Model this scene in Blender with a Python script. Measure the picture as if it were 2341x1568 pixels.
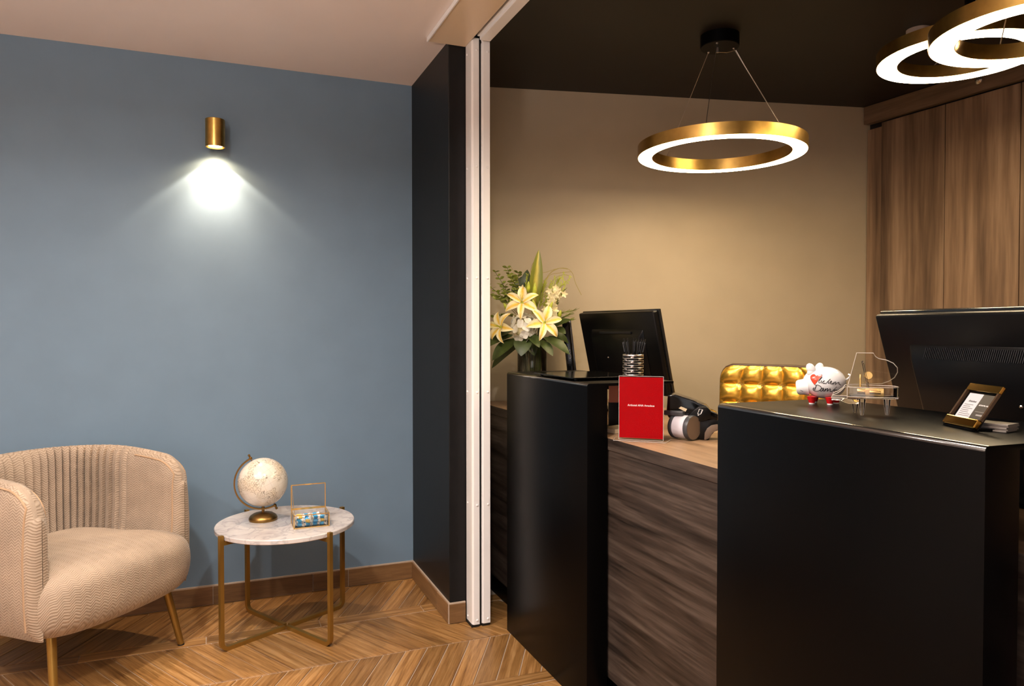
import bpy, bmesh, math, random
from mathutils import Vector, Matrix
random.seed(7)
PI = math.pi
S = bpy.context.scene
C = S.collection
for o in list(bpy.data.objects):
    bpy.data.objects.remove(o)

# ------------------------------------------------------------------ camera
cam_d = bpy.data.cameras.new('camera')
cam = bpy.data.objects.new('camera', cam_d)
C.objects.link(cam)
rt = Vector((0.92641384, -0.37650669, -0.00032171))
dn = Vector((-0.00796634, -0.01874729, -0.99979252))
fw = Vector((0.37642254, 0.92622419, -0.02036712))
m = Matrix((rt, -dn, -fw)).transposed().to_4x4()
m.translation = Vector((0, 0, 1.30))
cam.matrix_world = m
cam_d.sensor_fit = 'HORIZONTAL'
cam_d.sensor_width = 36.0
cam_d.lens = 1673.68 / 2341 * 36.0
cam_d.clip_start = 0.02
S.camera = cam
S.view_settings.view_transform = 'Standard'
S.view_settings.look = 'None'
S.view_settings.gamma = 1
S.view_settings.use_curve_mapping = False
S.view_settings.exposure = 0.0

# ------------------------------------------------------------------ world and large lights
w = bpy.data.worlds.new('world')
S.world = w
w.use_nodes = True
w.node_tree.nodes['Background'].inputs[0].default_value = (0.85, 0.9, 1.0, 1)
w.node_tree.nodes['Background'].inputs[1].default_value = 0.03

def area(name, loc, target, size, power, col, shape='DISK', size_y=None, spread=PI):
    d = bpy.data.lights.new(name, 'AREA')
    d.shape = shape
    d.size = size
    if size_y: d.size_y = size_y
    d.energy = power
    d.color = col
    d.spread = spread
    o = bpy.data.objects.new(name, d)
    C.objects.link(o)
    o.location = loc
    o.rotation_euler = (Vector(target) - Vector(loc)).to_track_quat('-Z', 'Y').to_euler()
    return o

WARM = (1.0, 0.91, 0.82)
area('window_light', (-0.9, -1.9, 1.25), (-0.6, 3.0, 1.2), 2.0, 17, (0.86, 0.93, 1.0), 'RECTANGLE', 1.4)
area('ceiling_lamp', (-0.45, 1.95, 2.52), (-0.42, 2.3, 0), 0.10, 27, WARM, spread=math.radians(150))
area('ceiling_lamp.001', (0.45, 1.35, 2.52), (0.45, 1.6, 0), 0.10, 25, WARM, spread=math.radians(150))
area('ceiling_lamp.002', (-1.55, 1.5, 2.52), (-1.4, 1.6, 0), 0.10, 25, WARM, spread=math.radians(150))
area('ceiling_fill', (-0.9, 0.3, 1.75), (-0.8, 0.6, 3.0), 0.30, 98, (1.0, 0.88, 0.81), spread=math.radians(140))  # added, unseen upward fill that brightens the lobby ceiling

# ------------------------------------------------------------------ materials
def new_mat(name):
    mt = bpy.data.materials.new(name)
    mt.use_nodes = True
    nt = mt.node_tree
    return mt, nt, nt.nodes['Principled BSDF']

def plain(name, col, rough=0.5, metal=0.0, spec=0.5, coat=0.0, noise=0.0, nscale=40, bump=0.0, sheen=0.0):
    mt, nt, b = new_mat(name)
    b.inputs['Base Color'].default_value = (*col, 1)
    b.inputs['Roughness'].default_value = rough
    b.inputs['Metallic'].default_value = metal
    b.inputs['Specular IOR Level'].default_value = spec
    b.inputs['Coat Weight'].default_value = coat
    b.inputs['Sheen Weight'].default_value = sheen
    if noise or bump:
        tc = nt.nodes.new('ShaderNodeTexCoord')
        n = nt.nodes.new('ShaderNodeTexNoise')
        n.inputs['Scale'].default_value = nscale
        n.inputs['Detail'].default_value = 5
        nt.links.new(tc.outputs['Object'], n.inputs['Vector'])
        if noise:
            r = nt.nodes.new('ShaderNodeValToRGB')
            r.color_ramp.elements[0].position = 0.3
            r.color_ramp.elements[1].position = 0.7
            r.color_ramp.elements[0].color = (*[c * (1 - noise) for c in col], 1)
            r.color_ramp.elements[1].color = (*[min(1, c * (1 + noise)) for c in col], 1)
            nt.links.new(n.outputs['Fac'], r.inputs[0])
            nt.links.new(r.outputs[0], b.inputs['Base Color'])
        if bump:
            bp = nt.nodes.new('ShaderNodeBump')
            bp.inputs['Strength'].default_value = bump
            bp.inputs['Distance'].default_value = 0.002
            nt.links.new(n.outputs['Fac'], bp.inputs['Height'])
            nt.links.new(bp.outputs[0], b.inputs['Normal'])
    return mt

def emit(name, col, strength):
    mt, nt, b = new_mat(name)
    b.inputs['Base Color'].default_value = (0.9, 0.85, 0.75, 1)
    b.inputs['Emission Color'].default_value = (*col, 1)
    b.inputs['Emission Strength'].default_value = strength
    return mt

def wood(name, axis, cols, scale=1.0, rough=0.45, stretch=14, rnd=False, spec=0.4, contrast=(0.3, 0.7), dist=0.6):
    """grain runs along axis (object space)"""
    mt, nt, b = new_mat(name)
    N = nt.nodes.new
    L = nt.links.new
    tc = N('ShaderNodeTexCoord')
    mp = N('ShaderNodeMapping')
    sc = [scale * stretch] * 3
    sc['XYZ'.index(axis)] = scale
    mp.inputs['Scale'].default_value = sc
    src = tc.outputs['Object']
    if rnd:
        oi = N('ShaderNodeObjectInfo')
        mu = N('ShaderNodeMath'); mu.operation = 'MULTIPLY'; mu.inputs[1].default_value = 47.0
        L(oi.outputs['Random'], mu.inputs[0])
        va = N('ShaderNodeVectorMath'); va.operation = 'ADD'
        L(src, va.inputs[0]); L(mu.outputs[0], va.inputs[1])
        src = va.outputs[0]
    L(src, mp.inputs['Vector'])
    n1 = N('ShaderNodeTexNoise'); n1.inputs['Scale'].default_value = 1.0; n1.inputs['Detail'].default_value = 6
    n1.inputs['Distortion'].default_value = dist; n1.inputs['Roughness'].default_value = 0.6
    n2 = N('ShaderNodeTexNoise'); n2.inputs['Scale'].default_value = 6.0; n2.inputs['Detail'].default_value = 4
    L(mp.outputs[0], n1.inputs['Vector']); L(mp.outputs[0], n2.inputs['Vector'])
    mx = N('ShaderNodeMix'); mx.data_type = 'FLOAT'; mx.inputs['Factor'].default_value = 0.28
    L(n1.outputs['Fac'], mx.inputs['A']); L(n2.outputs['Fac'], mx.inputs['B'])
    r = N('ShaderNodeValToRGB')
    e = r.color_ramp.elements
    e[0].position = contrast[0]; e[0].color = (*cols[0], 1)
    e[1].position = contrast[1]; e[1].color = (*cols[2], 1)
    k = e.new((contrast[0] + contrast[1]) / 2); k.color = (*cols[1], 1)
    L(mx.outputs['Result'], r.inputs[0])
    out = r.outputs[0]
    if rnd:
        hs = N('ShaderNodeHueSaturation')
        mr = N('ShaderNodeMapRange'); mr.inputs['To Min'].default_value = 0.76; mr.inputs['To Max'].default_value = 1.22
        L(oi.outputs['Random'], mr.inputs['Value']); L(mr.outputs[0], hs.inputs['Value'])
        L(out, hs.inputs['Color']); out = hs.outputs[0]
    L(out, b.inputs['Base Color'])
    b.inputs['Roughness'].default_value = rough
    b.inputs['Specular IOR Level'].default_value = spec
    bp = N('ShaderNodeBump'); bp.inputs['Strength'].default_value = 0.12; bp.inputs['Distance'].default_value = 0.002
    L(n2.outputs['Fac'], bp.inputs['Height']); L(bp.outputs[0], b.inputs['Normal'])
    return mt

def thin_glass(name, tint=(1, 1, 1), refl=0.9):
    mt = bpy.data.materials.new(name); mt.use_nodes = True
    nt = mt.node_tree; nt.nodes.clear()
    o = nt.nodes.new('ShaderNodeOutputMaterial')
    t = nt.nodes.new('ShaderNodeBsdfTransparent'); t.inputs[0].default_value = (*tint, 1)
    g = nt.nodes.new('ShaderNodeBsdfGlossy'); g.inputs['Roughness'].default_value = 0.02
    f = nt.nodes.new('ShaderNodeFresnel'); f.inputs['IOR'].default_value = 1.45
    mu = nt.nodes.new('ShaderNodeMath'); mu.operation = 'MULTIPLY'; mu.inputs[1].default_value = refl
    x = nt.nodes.new('ShaderNodeMixShader')
    nt.links.new(f.outputs[0], mu.inputs[0]); nt.links.new(mu.outputs[0], x.inputs[0])
    nt.links.new(t.outputs[0], x.inputs[1]); nt.links.new(g.outputs[0], x.inputs[2])
    nt.links.new(x.outputs[0], o.inputs[0])
    return mt

M = {}
M['blue'] = plain('blue_paint', (0.141, 0.221, 0.306), 0.62, noise=0.04, nscale=6, bump=0.1)
M['beige'] = plain('beige_paint', (0.43, 0.365, 0.265), 0.6, noise=0.03, nscale=5, bump=0.05)
M['white'] = plain('white_paint', (0.90, 0.80, 0.74), 0.55, noise=0.02, nscale=3)
M['gloss_white'] = plain('gloss_cream', (0.80, 0.64, 0.45), 0.25)
M['dark_ceil'] = plain('dark_brown_paint', (0.0045, 0.003, 0.0022), 0.5)
M['black_wall'] = plain('black_paint', (0.0062, 0.0062, 0.0066), 0.45, spec=0.25, noise=0.2, nscale=20)
M['alu'] = plain('white_aluminium', (0.90, 0.90, 0.90), 0.32, coat=0.2)
M['alu_dark'] = plain('grey_aluminium', (0.35, 0.36, 0.37), 0.35)
M['rubber'] = plain('black_rubber', (0.006, 0.006, 0.006), 0.6)
M['grout'] = plain('grout', (0.45, 0.36, 0.28), 0.6)
M['plank'] = wood('plank_wood', 'X', [(0.12, 0.050, 0.012), (0.27, 0.135, 0.041), (0.42, 0.24, 0.095)], 2.6, 0.36, 24, rnd=True, contrast=(0.34, 0.66))
M['tile_wood'] = wood('skirting_wood', 'X', [(0.10, 0.050, 0.02), (0.17, 0.09, 0.036), (0.25, 0.14, 0.06)], 2.5, 0.4, 12, rnd=True)
M['tile_wood_y'] = wood('skirting_wood_side', 'Y', [(0.12, 0.06, 0.022), (0.20, 0.105, 0.042), (0.28, 0.155, 0.07)], 2.5, 0.4, 12, rnd=True)
M['walnut'] = wood('grey_walnut', 'Y', [(0.007, 0.005, 0.004), (0.042, 0.030, 0.024), (0.096, 0.073, 0.059)], 1.2, 0.42, 20, contrast=(0.35, 0.64), dist=0.3)
M['walnut_top'] = wood('walnut_worktop', 'Y', [(0.10, 0.06, 0.036), (0.26, 0.16, 0.092), (0.40, 0.26, 0.155)], 1.3, 0.42, 9)
M['cab'] = wood('cabinet_walnut', 'Z', [(0.062, 0.037, 0.023), (0.205, 0.130, 0.080), (0.40, 0.275, 0.180)], 0.42, 0.45, 19, rnd=True, contrast=(0.34, 0.67), dist=0.25)
M['cab_h'] = wood('cornice_walnut', 'X', [(0.08, 0.05, 0.031), (0.17, 0.108, 0.066), (0.26, 0.172, 0.108)], 0.9, 0.45, 14)
M['satin_black'] = plain('satin_black', (0.0015, 0.0015, 0.0017), 0.32, spec=0.08)
M['edge_black'] = plain('polished_black_edge', (0.012, 0.010, 0.009), 0.16, spec=0.9, coat=1.0)
M['gloss_black'] = plain('gloss_black', (0.003, 0.003, 0.003), 0.12, spec=0.3)
M['plastic_black'] = plain('black_plastic', (0.0025, 0.0025, 0.0028), 0.30, spec=0.25)
M['plastic_edge'] = plain('black_plastic_edge', (0.010, 0.010, 0.010), 0.2, coat=0.4)
M['brass'] = plain('brushed_brass', (0.52, 0.33, 0.09), 0.30, metal=1.0, noise=0.12, nscale=30)
M['brass_dark'] = plain('antique_brass', (0.30, 0.175, 0.055), 0.36, metal=1.0, noise=0.15, nscale=25)
M['gold_thin'] = plain('gold_trim', (0.80, 0.52, 0.18), 0.25, metal=0.75)
M['leg_brass'] = plain('brass_paint', (0.34, 0.20, 0.045), 0.34, metal=0.75)
M['gold_leather'] = plain('gold_leather', (0.92, 0.56, 0.09), 0.27, metal=0.85, noise=0.06, nscale=60, bump=0.25)
M['bar_brass'] = plain('mirror_brass', (0.42, 0.25, 0.05), 0.12, metal=1.0)
M['chrome'] = plain('chrome', (0.75, 0.73, 0.70), 0.15, metal=1.0)
M['steel'] = plain('steel', (0.55, 0.51, 0.48), 0.32, metal=1.0)
M['glass'] = thin_glass('clear_glass')
M['acrylic_thin'] = thin_glass('clear_acrylic_sheet', (0.98, 0.98, 0.98), 0.10)
mt, nt, b = new_mat('crystal')
b.inputs['Base Color'].default_value = (1, 1, 1, 1); b.inputs['Roughness'].default_value = 0.0
b.inputs['IOR'].default_value = 1.38; b.inputs['Transmission Weight'].default_value = 1.0
M['crystal'] = mt
M['red'] = plain('red_card', (0.33, 0.0005, 0.003), 0.6, spec=0.05)
M['print_white'] = plain('white_print', (0.85, 0.85, 0.85), 0.5)
M['ink'] = plain('black_ink', (0.006, 0.006, 0.008), 0.4)
M['porcelain'] = plain('white_porcelain', (0.82, 0.82, 0.83), 0.1, coat=0.6)
M['pig_red'] = plain('red_glaze', (0.55, 0.010, 0.012), 0.15, coat=0.5)
M['heart_red'] = plain('red_orange_glaze', (0.80, 0.045, 0.012), 0.2)
M['paper'] = plain('white_paper', (0.50, 0.50, 0.53), 0.6)
M['paper_dim'] = plain('grey_card_stock', (0.20, 0.18, 0.16), 0.6)
M['dark_card'] = plain('dark_card', (0.030, 0.026, 0.025), 0.35)
M['pink'] = plain('salmon_card', (0.75, 0.28, 0.19), 0.5)
M['cream'] = plain('cream_paper', (0.80, 0.66, 0.44), 0.5)
M['taupe'] = plain('taupe_plastic', (0.15, 0.105, 0.075), 0.35)
M['roll'] = plain('white_roll', (0.62, 0.60, 0.66), 0.4)
M['grey_plastic'] = plain('dark_grey_plastic', (0.045, 0.048, 0.055), 0.35)
M['leaf_dark'] = plain('dark_green_leaf', (0.045, 0.068, 0.014), 0.42, noise=0.35, nscale=25)
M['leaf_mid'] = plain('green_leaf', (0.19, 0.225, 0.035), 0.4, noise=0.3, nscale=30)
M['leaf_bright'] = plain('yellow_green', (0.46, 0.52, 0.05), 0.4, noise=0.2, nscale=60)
M['twig'] = plain('willow_twig', (0.30, 0.25, 0.05), 0.5)
M['stem'] = plain('stem_green', (0.055, 0.065, 0.018), 0.45, noise=0.3, nscale=40)
M['hydrangea'] = plain('white_petal', (0.90, 0.88, 0.78), 0.5, noise=0.06, nscale=60)
M['orchid'] = plain('cream_petal', (0.85, 0.76, 0.46), 0.5, noise=0.08, nscale=90)
M['smoke_white'] = plain('off_white_plastic', (0.40, 0.33, 0.29), 0.5)
M['led'] = emit('warm_led', (1.0, 0.76, 0.46), 42.0)
M['sconce_led'] = emit('warm_white_led', (1.0, 0.72, 0.40), 12.0)
M['candy_blue'] = plain('blue_wrapper', (0.04, 0.36, 0.72), 0.25)
M['candy_white'] = plain('white_wrapper', (0.80, 0.82, 0.80), 0.3)
M['candy_yellow'] = plain('yellow_wrapper', (0.80, 0.55, 0.12), 0.3)

# blade leaf with yellow middle / lily petal with yellow midrib, both by UV (natural colour of the petal)
def striped(name, edge, mid, wdt, rough=0.4):
    mt, nt, b = new_mat(name)
    uv = nt.nodes.new('ShaderNodeUVMap')
    sp = nt.nodes.new('ShaderNodeSeparateXYZ')
    ab = nt.nodes.new('ShaderNodeMath'); ab.operation = 'SUBTRACT'; ab.inputs[1].default_value = 0.5
    a2 = nt.nodes.new('ShaderNodeMath'); a2.operation = 'ABSOLUTE'
    n = nt.nodes.new('ShaderNodeTexNoise'); n.inputs['Scale'].default_value = 7
    ad = nt.nodes.new('ShaderNodeMath'); ad.operation = 'MULTIPLY_ADD'; ad.inputs[1].default_value = 0.22; 
    r = nt.nodes.new('ShaderNodeValToRGB')
    r.color_ramp.elements[0].position = wdt[0]; r.color_ramp.elements[0].color = (*mid, 1)
    r.color_ramp.elements[1].position = wdt[1]; r.color_ramp.elements[1].color = (*edge, 1)
    L = nt.links.new
    L(uv.outputs[0], sp.inputs[0]); L(sp.outputs[0], ab.inputs[0]); L(ab.outputs[0], a2.inputs[0])
    L(uv.outputs[0], n.inputs['Vector'])
    L(n.outputs['Fac'], ad.inputs[0]); L(a2.outputs[0], ad.inputs[2])
    L(ad.outputs[0], r.inputs[0]); L(r.outputs[0], b.inputs['Base Color'])
    b.inputs['Roughness'].default_value = rough
    return mt
M['lily'] = striped('lily_petal', (0.92, 0.84, 0.56), (0.90, 0.58, 0.06), (0.15, 0.42))
M['blade'] = striped('striped_blade', (0.17, 0.19, 0.015), (0.60, 0.50, 0.06), (0.10, 0.34), 0.35)

# chevron woven upholstery, UV in metres
def fabric(name):
    mt, nt, b = new_mat(name)
    N = nt.nodes.new; L = nt.links.new
    uv = N('ShaderNodeUVMap'); sp = N('ShaderNodeSeparateXYZ')
    L(uv.outputs[0], sp.inputs[0])
    nz = N('ShaderNodeTexNoise'); nz.inputs['Scale'].default_value = 40; nz.inputs['Detail'].default_value = 3
    L(uv.outputs[0], nz.inputs['Vector'])
    pp = N('ShaderNodeMath'); pp.operation = 'PINGPONG'; pp.inputs[1].default_value = 0.0155
    L(sp.outputs[0], pp.inputs[0])
    ad = N('ShaderNodeMath'); ad.operation = 'MULTIPLY_ADD'; ad.inputs[1].default_value = 0.75
    L(pp.outputs[0], ad.inputs[0]); L(sp.outputs[1], ad.inputs[2])
    a3 = N('ShaderNodeMath'); a3.operation = 'MULTIPLY_ADD'; a3.inputs[1].default_value = 0.008
    L(nz.outputs['Fac'], a3.inputs[0]); L(ad.outputs[0], a3.inputs[2])
    fr = N('ShaderNodeMath'); fr.operation = 'PINGPONG'; fr.inputs[1].default_value = 0.0048
    L(a3.outputs[0], fr.inputs[0])
    mr = N('ShaderNodeMapRange'); mr.inputs['From Max'].default_value = 0.0048
    L(fr.outputs[0], mr.inputs['Value'])
    pw = N('ShaderNodeMath'); pw.operation = 'POWER'; pw.inputs[1].default_value = 0.6
    L(mr.outputs[0], pw.inputs[0])
    r = N('ShaderNodeValToRGB')
    r.color_ramp.elements[0].color = (0.235, 0.165, 0.106, 1)
    r.color_ramp.elements[1].color = (0.415, 0.325, 0.243, 1)
    r.color_ramp.elements[0].position = 0.1; r.color_ramp.elements[1].position = 0.85
    L(pw.outputs[0], r.inputs[0])
    n2 = N('ShaderNodeTexNoise'); n2.inputs['Scale'].default_value = 9; n2.inputs['Detail'].default_value = 4
    L(uv.outputs[0], n2.inputs['Vector'])
    hs = N('ShaderNodeHueSaturation')
    m2 = N('ShaderNodeMapRange'); m2.inputs['From Min'].default_value = 0.3; m2.inputs['From Max'].default_value = 0.7
    m2.inputs['To Min'].default_value = 0.86; m2.inputs['To Max'].default_value = 1.12
    L(n2.outputs['Fac'], m2.inputs['Value']); L(m2.outputs[0], hs.inputs['Value'])
    L(r.outputs[0], hs.inputs['Color']); L(hs.outputs[0], b.inputs['Base Color'])
    bp = N('ShaderNodeBump'); bp.inputs['Strength'].default_value = 0.36; bp.inputs['Distance'].default_value = 0.003
    L(pw.outputs[0], bp.inputs['Height']); L(bp.outputs[0], b.inputs['Normal'])
    b.inputs['Roughness'].default_value = 0.8
    b.inputs['Sheen Weight'].default_value = 0.2
    b.inputs['Sheen Roughness'].default_value = 0.4
    return mt
M['fabric'] = fabric('chevron_fabric')

def marble():
    mt, nt, b = new_mat('white_marble')
    N = nt.nodes.new; L = nt.links.new
    tc = N('ShaderNodeTexCoord')
    n1 = N('ShaderNodeTexNoise'); n1.inputs['Scale'].default_value = 9; n1.inputs['Detail'].default_value = 8; n1.inputs['Distortion'].default_value = 1.4
    n2 = N('ShaderNodeTexNoise'); n2.inputs['Scale'].default_value = 9; n2.inputs['Detail'].default_value = 6
    L(tc.outputs['Object'], n1.inputs['Vector']); L(tc.outputs['Object'], n2.inputs['Vector'])
    s = N('ShaderNodeMath'); s.operation = 'SUBTRACT'; s.inputs[1].default_value = 0.5
    a = N('ShaderNodeMath'); a.operation = 'ABSOLUTE'
    L(n1.outputs['Fac'], s.inputs[0]); L(s.outputs[0], a.inputs[0])
    r = N('ShaderNodeValToRGB')
    r.color_ramp.elements[0].color = (0.44, 0.425, 0.43, 1); r.color_ramp.elements[0].position = 0.0
    r.color_ramp.elements[1].color = (0.59, 0.56, 0.555, 1); r.color_ramp.elements[1].position = 0.05
    L(a.outputs[0], r.inputs[0])
    r2 = N('ShaderNodeValToRGB')
    r2.color_ramp.elements[0].color = (0.80, 0.79, 0.80, 1); r2.color_ramp.elements[0].position = 0.35
    r2.color_ramp.elements[1].color = (1, 1, 1, 1); r2.color_ramp.elements[1].position = 0.6
    L(n2.outputs['Fac'], r2.inputs[0])
    mx = N('ShaderNodeMix'); mx.data_type = 'RGBA'; mx.blend_type = 'MULTIPLY'; mx.inputs['Factor'].default_value = 1
    L(r.outputs[0], mx.inputs['A']); L(r2.outputs[0], mx.inputs['B'])
    L(mx.outputs['Result'], b.inputs['Base Color'])
    b.inputs['Roughness'].default_value = 0.22
    return mt
M['marble'] = marble()

def globe_mat():
    mt, nt, b = new_mat('map_print')
    N = nt.nodes.new; L = nt.links.new
    tc = N('ShaderNodeTexCoord')
    v = N('ShaderNodeTexVoronoi'); v.feature = 'DISTANCE_TO_EDGE'; v.inputs['Scale'].default_value = 105
    nz = N('ShaderNodeTexNoise'); nz.inputs['Scale'].default_value = 30; nz.inputs['Detail'].default_value = 4
    va = N('ShaderNodeVectorMath'); va.operation = 'MULTIPLY_ADD'; va.inputs[1].default_value = (0.02, 0.02, 0.02)
    L(tc.outputs['Object'], nz.inputs['Vector']); L(nz.outputs['Color'], va.inputs[0]); L(tc.outputs['Object'], va.inputs[2])
    L(va.outputs[0], v.inputs['Vector'])
    line = N('ShaderNodeMath'); line.operation = 'LESS_THAN'; line.inputs[1].default_value = 0.045
    L(v.outputs['Distance'], line.inputs[0])
    land = N('ShaderNodeTexNoise'); land.inputs['Scale'].default_value = 11; land.inputs['Detail'].default_value = 5
    L(tc.outputs['Object'], land.inputs['Vector'])
    lm = N('ShaderNodeMath'); lm.operation = 'GREATER_THAN'; lm.inputs[1].default_value = 0.56
    L(land.outputs['Fac'], lm.inputs[0])
    a1 = N('ShaderNodeMath'); a1.operation = 'MULTIPLY'
    L(line.outputs[0], a1.inputs[0]); L(lm.outputs[0], a1.inputs[1])
    cs = N('ShaderNodeMath'); cs.operation = 'SUBTRACT'; cs.inputs[1].default_value = 0.54
    c2 = N('ShaderNodeMath'); c2.operation = 'ABSOLUTE'
    c3 = N('ShaderNodeMath'); c3.operation = 'LESS_THAN'; c3.inputs[1].default_value = 0.004
    L(land.outputs['Fac'], cs.inputs[0]); L(cs.outputs[0], c2.inputs[0]); L(c2.outputs[0], c3.inputs[0])
    # graticule from uv
    uv = N('ShaderNodeUVMap'); sp = N('ShaderNodeSeparateXYZ'); L(uv.outputs[0], sp.inputs[0])
    def grid(out, n):
        k = N('ShaderNodeMath'); k.operation = 'MULTIPLY'; k.inputs[1].default_value = n; L(out, k.inputs[0])
        f = N('ShaderNodeMath'); f.operation = 'FRACT'; L(k.outputs[0], f.inputs[0])
        g = N('ShaderNodeMath'); g.operation = 'LESS_THAN'; g.inputs[1].default_value = 0.05; L(f.outputs[0], g.inputs[0])
        return g.outputs[0]
    gm = N('ShaderNodeMath'); gm.operation = 'MAXIMUM'
    L(grid(sp.outputs[0], 24), gm.inputs[0]); L(grid(sp.outputs[1], 12), gm.inputs[1])
    mxl = N('ShaderNodeMath'); mxl.operation = 'MAXIMUM'; L(a1.outputs[0], mxl.inputs[0]); L(c3.outputs[0], mxl.inputs[1])
    tint = N('ShaderNodeValToRGB')
    tint.color_ramp.elements[0].color = (0.70, 0.655, 0.585, 1); tint.color_ramp.elements[0].position = 0.45
    tint.color_ramp.elements[1].color = (0.66, 0.535, 0.36, 1); tint.color_ramp.elements[1].position = 0.75
    L(land.outputs['Fac'], tint.inputs[0])
    m1 = N('ShaderNodeMix'); m1.data_type = 'RGBA'; m1.inputs['B'].default_value = (0.42, 0.32, 0.22, 1)
    k1 = N('ShaderNodeMath'); k1.operation = 'MULTIPLY'; k1.inputs[1].default_value = 0.35; L(gm.outputs[0], k1.inputs[0])
    L(k1.outputs[0], m1.inputs['Factor']); L(tint.outputs[0], m1.inputs['A'])
    m2 = N('ShaderNodeMix'); m2.data_type = 'RGBA'; m2.inputs['B'].default_value = (0.10, 0.075, 0.05, 1)
    k2 = N('ShaderNodeMath'); k2.operation = 'MULTIPLY'; k2.inputs[1].default_value = 0.75; L(mxl.outputs[0], k2.inputs[0])
    L(k2.outputs[0], m2.inputs['Factor']); L(m1.outputs['Result'], m2.inputs['A'])
    L(m2.outputs['Result'], b.inputs['Base Color'])
    b.inputs['Roughness'].default_value = 0.2
    b.inputs['Coat Weight'].default_value = 0.5
    return mt
M['globe'] = globe_mat()

# ------------------------------------------------------------------ mesh helpers
class MB:
    def __init__(s):
        s.v = []; s.f = []; s.m = []; s.uv = {}
    def add(s, vs, fs, mi=0, T=None, uvs=None):
        k = len(s.v)
        for i, p in enumerate(vs):
            p = Vector(p)
            s.v.append(tuple(T @ p) if T is not None else tuple(p))
            if uvs: s.uv[k + i] = uvs[i]
        for f in fs:
            s.f.append(tuple(k + i for i in f)); s.m.append(mi)
        return s
    def box(s, x0, x1, y0, y1, z0, z1, mi=0, T=None):
        v = [(x, y, z) for z in (z0, z1) for y in (y0, y1) for x in (x0, x1)]
        f = [(0, 2, 3, 1), (4, 5, 7, 6), (0, 1, 5, 4), (2, 6, 7, 3), (0, 4, 6, 2), (1, 3, 7, 5)]
        return s.add(v, f, mi, T)
    def prism(s, poly, z0, z1, mi=0, T=None):
        n = len(poly)
        v = [(x, y, z0) for x, y in poly] + [(x, y, z1) for x, y in poly]
        f = [tuple(range(n - 1, -1, -1)), tuple(range(n, 2 * n))] + [(i, (i + 1) % n, n + (i + 1) % n, n + i) for i in range(n)]
        return s.add(v, f, mi, T)
    def lathe(s, prof, n=32, mi=0, T=None, closed=False):
        """prof: (r,z) list"""
        k = len(prof)
        v = []
        for i in range(n):
            a = 2 * PI * i / n
            v += [(r * math.cos(a), r * math.sin(a), z) for r, z in prof]
        f = []
        for i in range(n):
            j = (i + 1) % n
            for q in range(k if closed else k - 1):
                q2 = (q + 1) % k
                f.append((i * k + q, j * k + q, j * k + q2, i * k + q2))
        if not closed:
            if prof[0][0] > 1e-6: f.append(tuple(i * k for i in range(n - 1, -1, -1)))
            if prof[-1][0] > 1e-6: f.append(tuple(i * k + k - 1 for i in range(n)))
        return s.add(v, f, mi, T)
    def cyl(s, a, b, r, r2=None, n=12, mi=0):
        a = Vector(a); b = Vector(b)
        q = (b - a).to_track_quat('Z', 'Y').to_matrix().to_4x4(); q.translation = a
        h = (b - a).length
        return s.lathe([(r, 0), (r if r2 is None else r2, h)], n, mi, q)
    def tube(s, pts, r, n=8, mi=0, square=False, up=None, rs=None):
        pts = [Vector(p) for p in pts]
        k = len(pts); v = []
        u = Vector(up) if up else None
        for i, p in enumerate(pts):
            d = (pts[min(i + 1, k - 1)] - pts[max(i - 1, 0)]).normalized()
            if u is None:
                u = d.orthogonal().normalized()
            x = (u - d * u.dot(d))
            if x.length < 1e-6: x = d.orthogonal()
            x.normalize(); y = d.cross(x)
            if not up: u = x
            rr = rs[i] if rs else r
            sc = 1.0
            if square and 0 < i < k - 1:
                c = (pts[i + 1] - pts[i]).normalized().dot((pts[i] - pts[i - 1]).normalized())
                sc = 1.0
            for j in range(n):
                a = 2 * PI * (j + (0.5 if square else 0)) / n
                v.append(p + (x * math.cos(a) + y * math.sin(a)) * rr * (1.4142 if square else 1) * sc)
        f = []
        for i in range(k - 1):
            for j in range(n):
                j2 = (j + 1) % n
                f.append((i * n + j, i * n + j2, (i + 1) * n + j2, (i + 1) * n + j))
        f.append(tuple(range(n - 1, -1, -1))); f.append(tuple((k - 1) * n + j for j in range(n)))
        return s.add(v, f, mi)
    def grid(s, fn, nu, nv, mi=0, T=None, cu=False, uvfn=None):
        v = []; uvs = []
        for i in range(nu + (0 if cu else 1)):
            for j in range(nv + 1):
                v.append(fn(i / nu, j / nv)); uvs.append(uvfn(i / nu, j / nv) if uvfn else (i / nu, j / nv))
        f = []
        w_ = nv + 1; tot = nu if cu else nu + 1
        for i in range(nu):
            i2 = (i + 1) % tot
            for j in range(nv):
                f.append((i * w_ + j, i2 * w_ + j, i2 * w_ + j + 1, i * w_ + j + 1))
        return s.add(v, f, mi, T, uvs)
    def ell(s, c, r, nu=20, nv=12, mi=0, T=None):
        c = Vector(c)
        return s.grid(lambda u, v: (c.x + r[0] * math.sin(PI * v) * math.cos(2 * PI * u), c.y + r[1] * math.sin(PI * v) * math.sin(2 * PI * u), c.z - r[2] * math.cos(PI * v)), nu, nv, mi, T, True)

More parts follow.
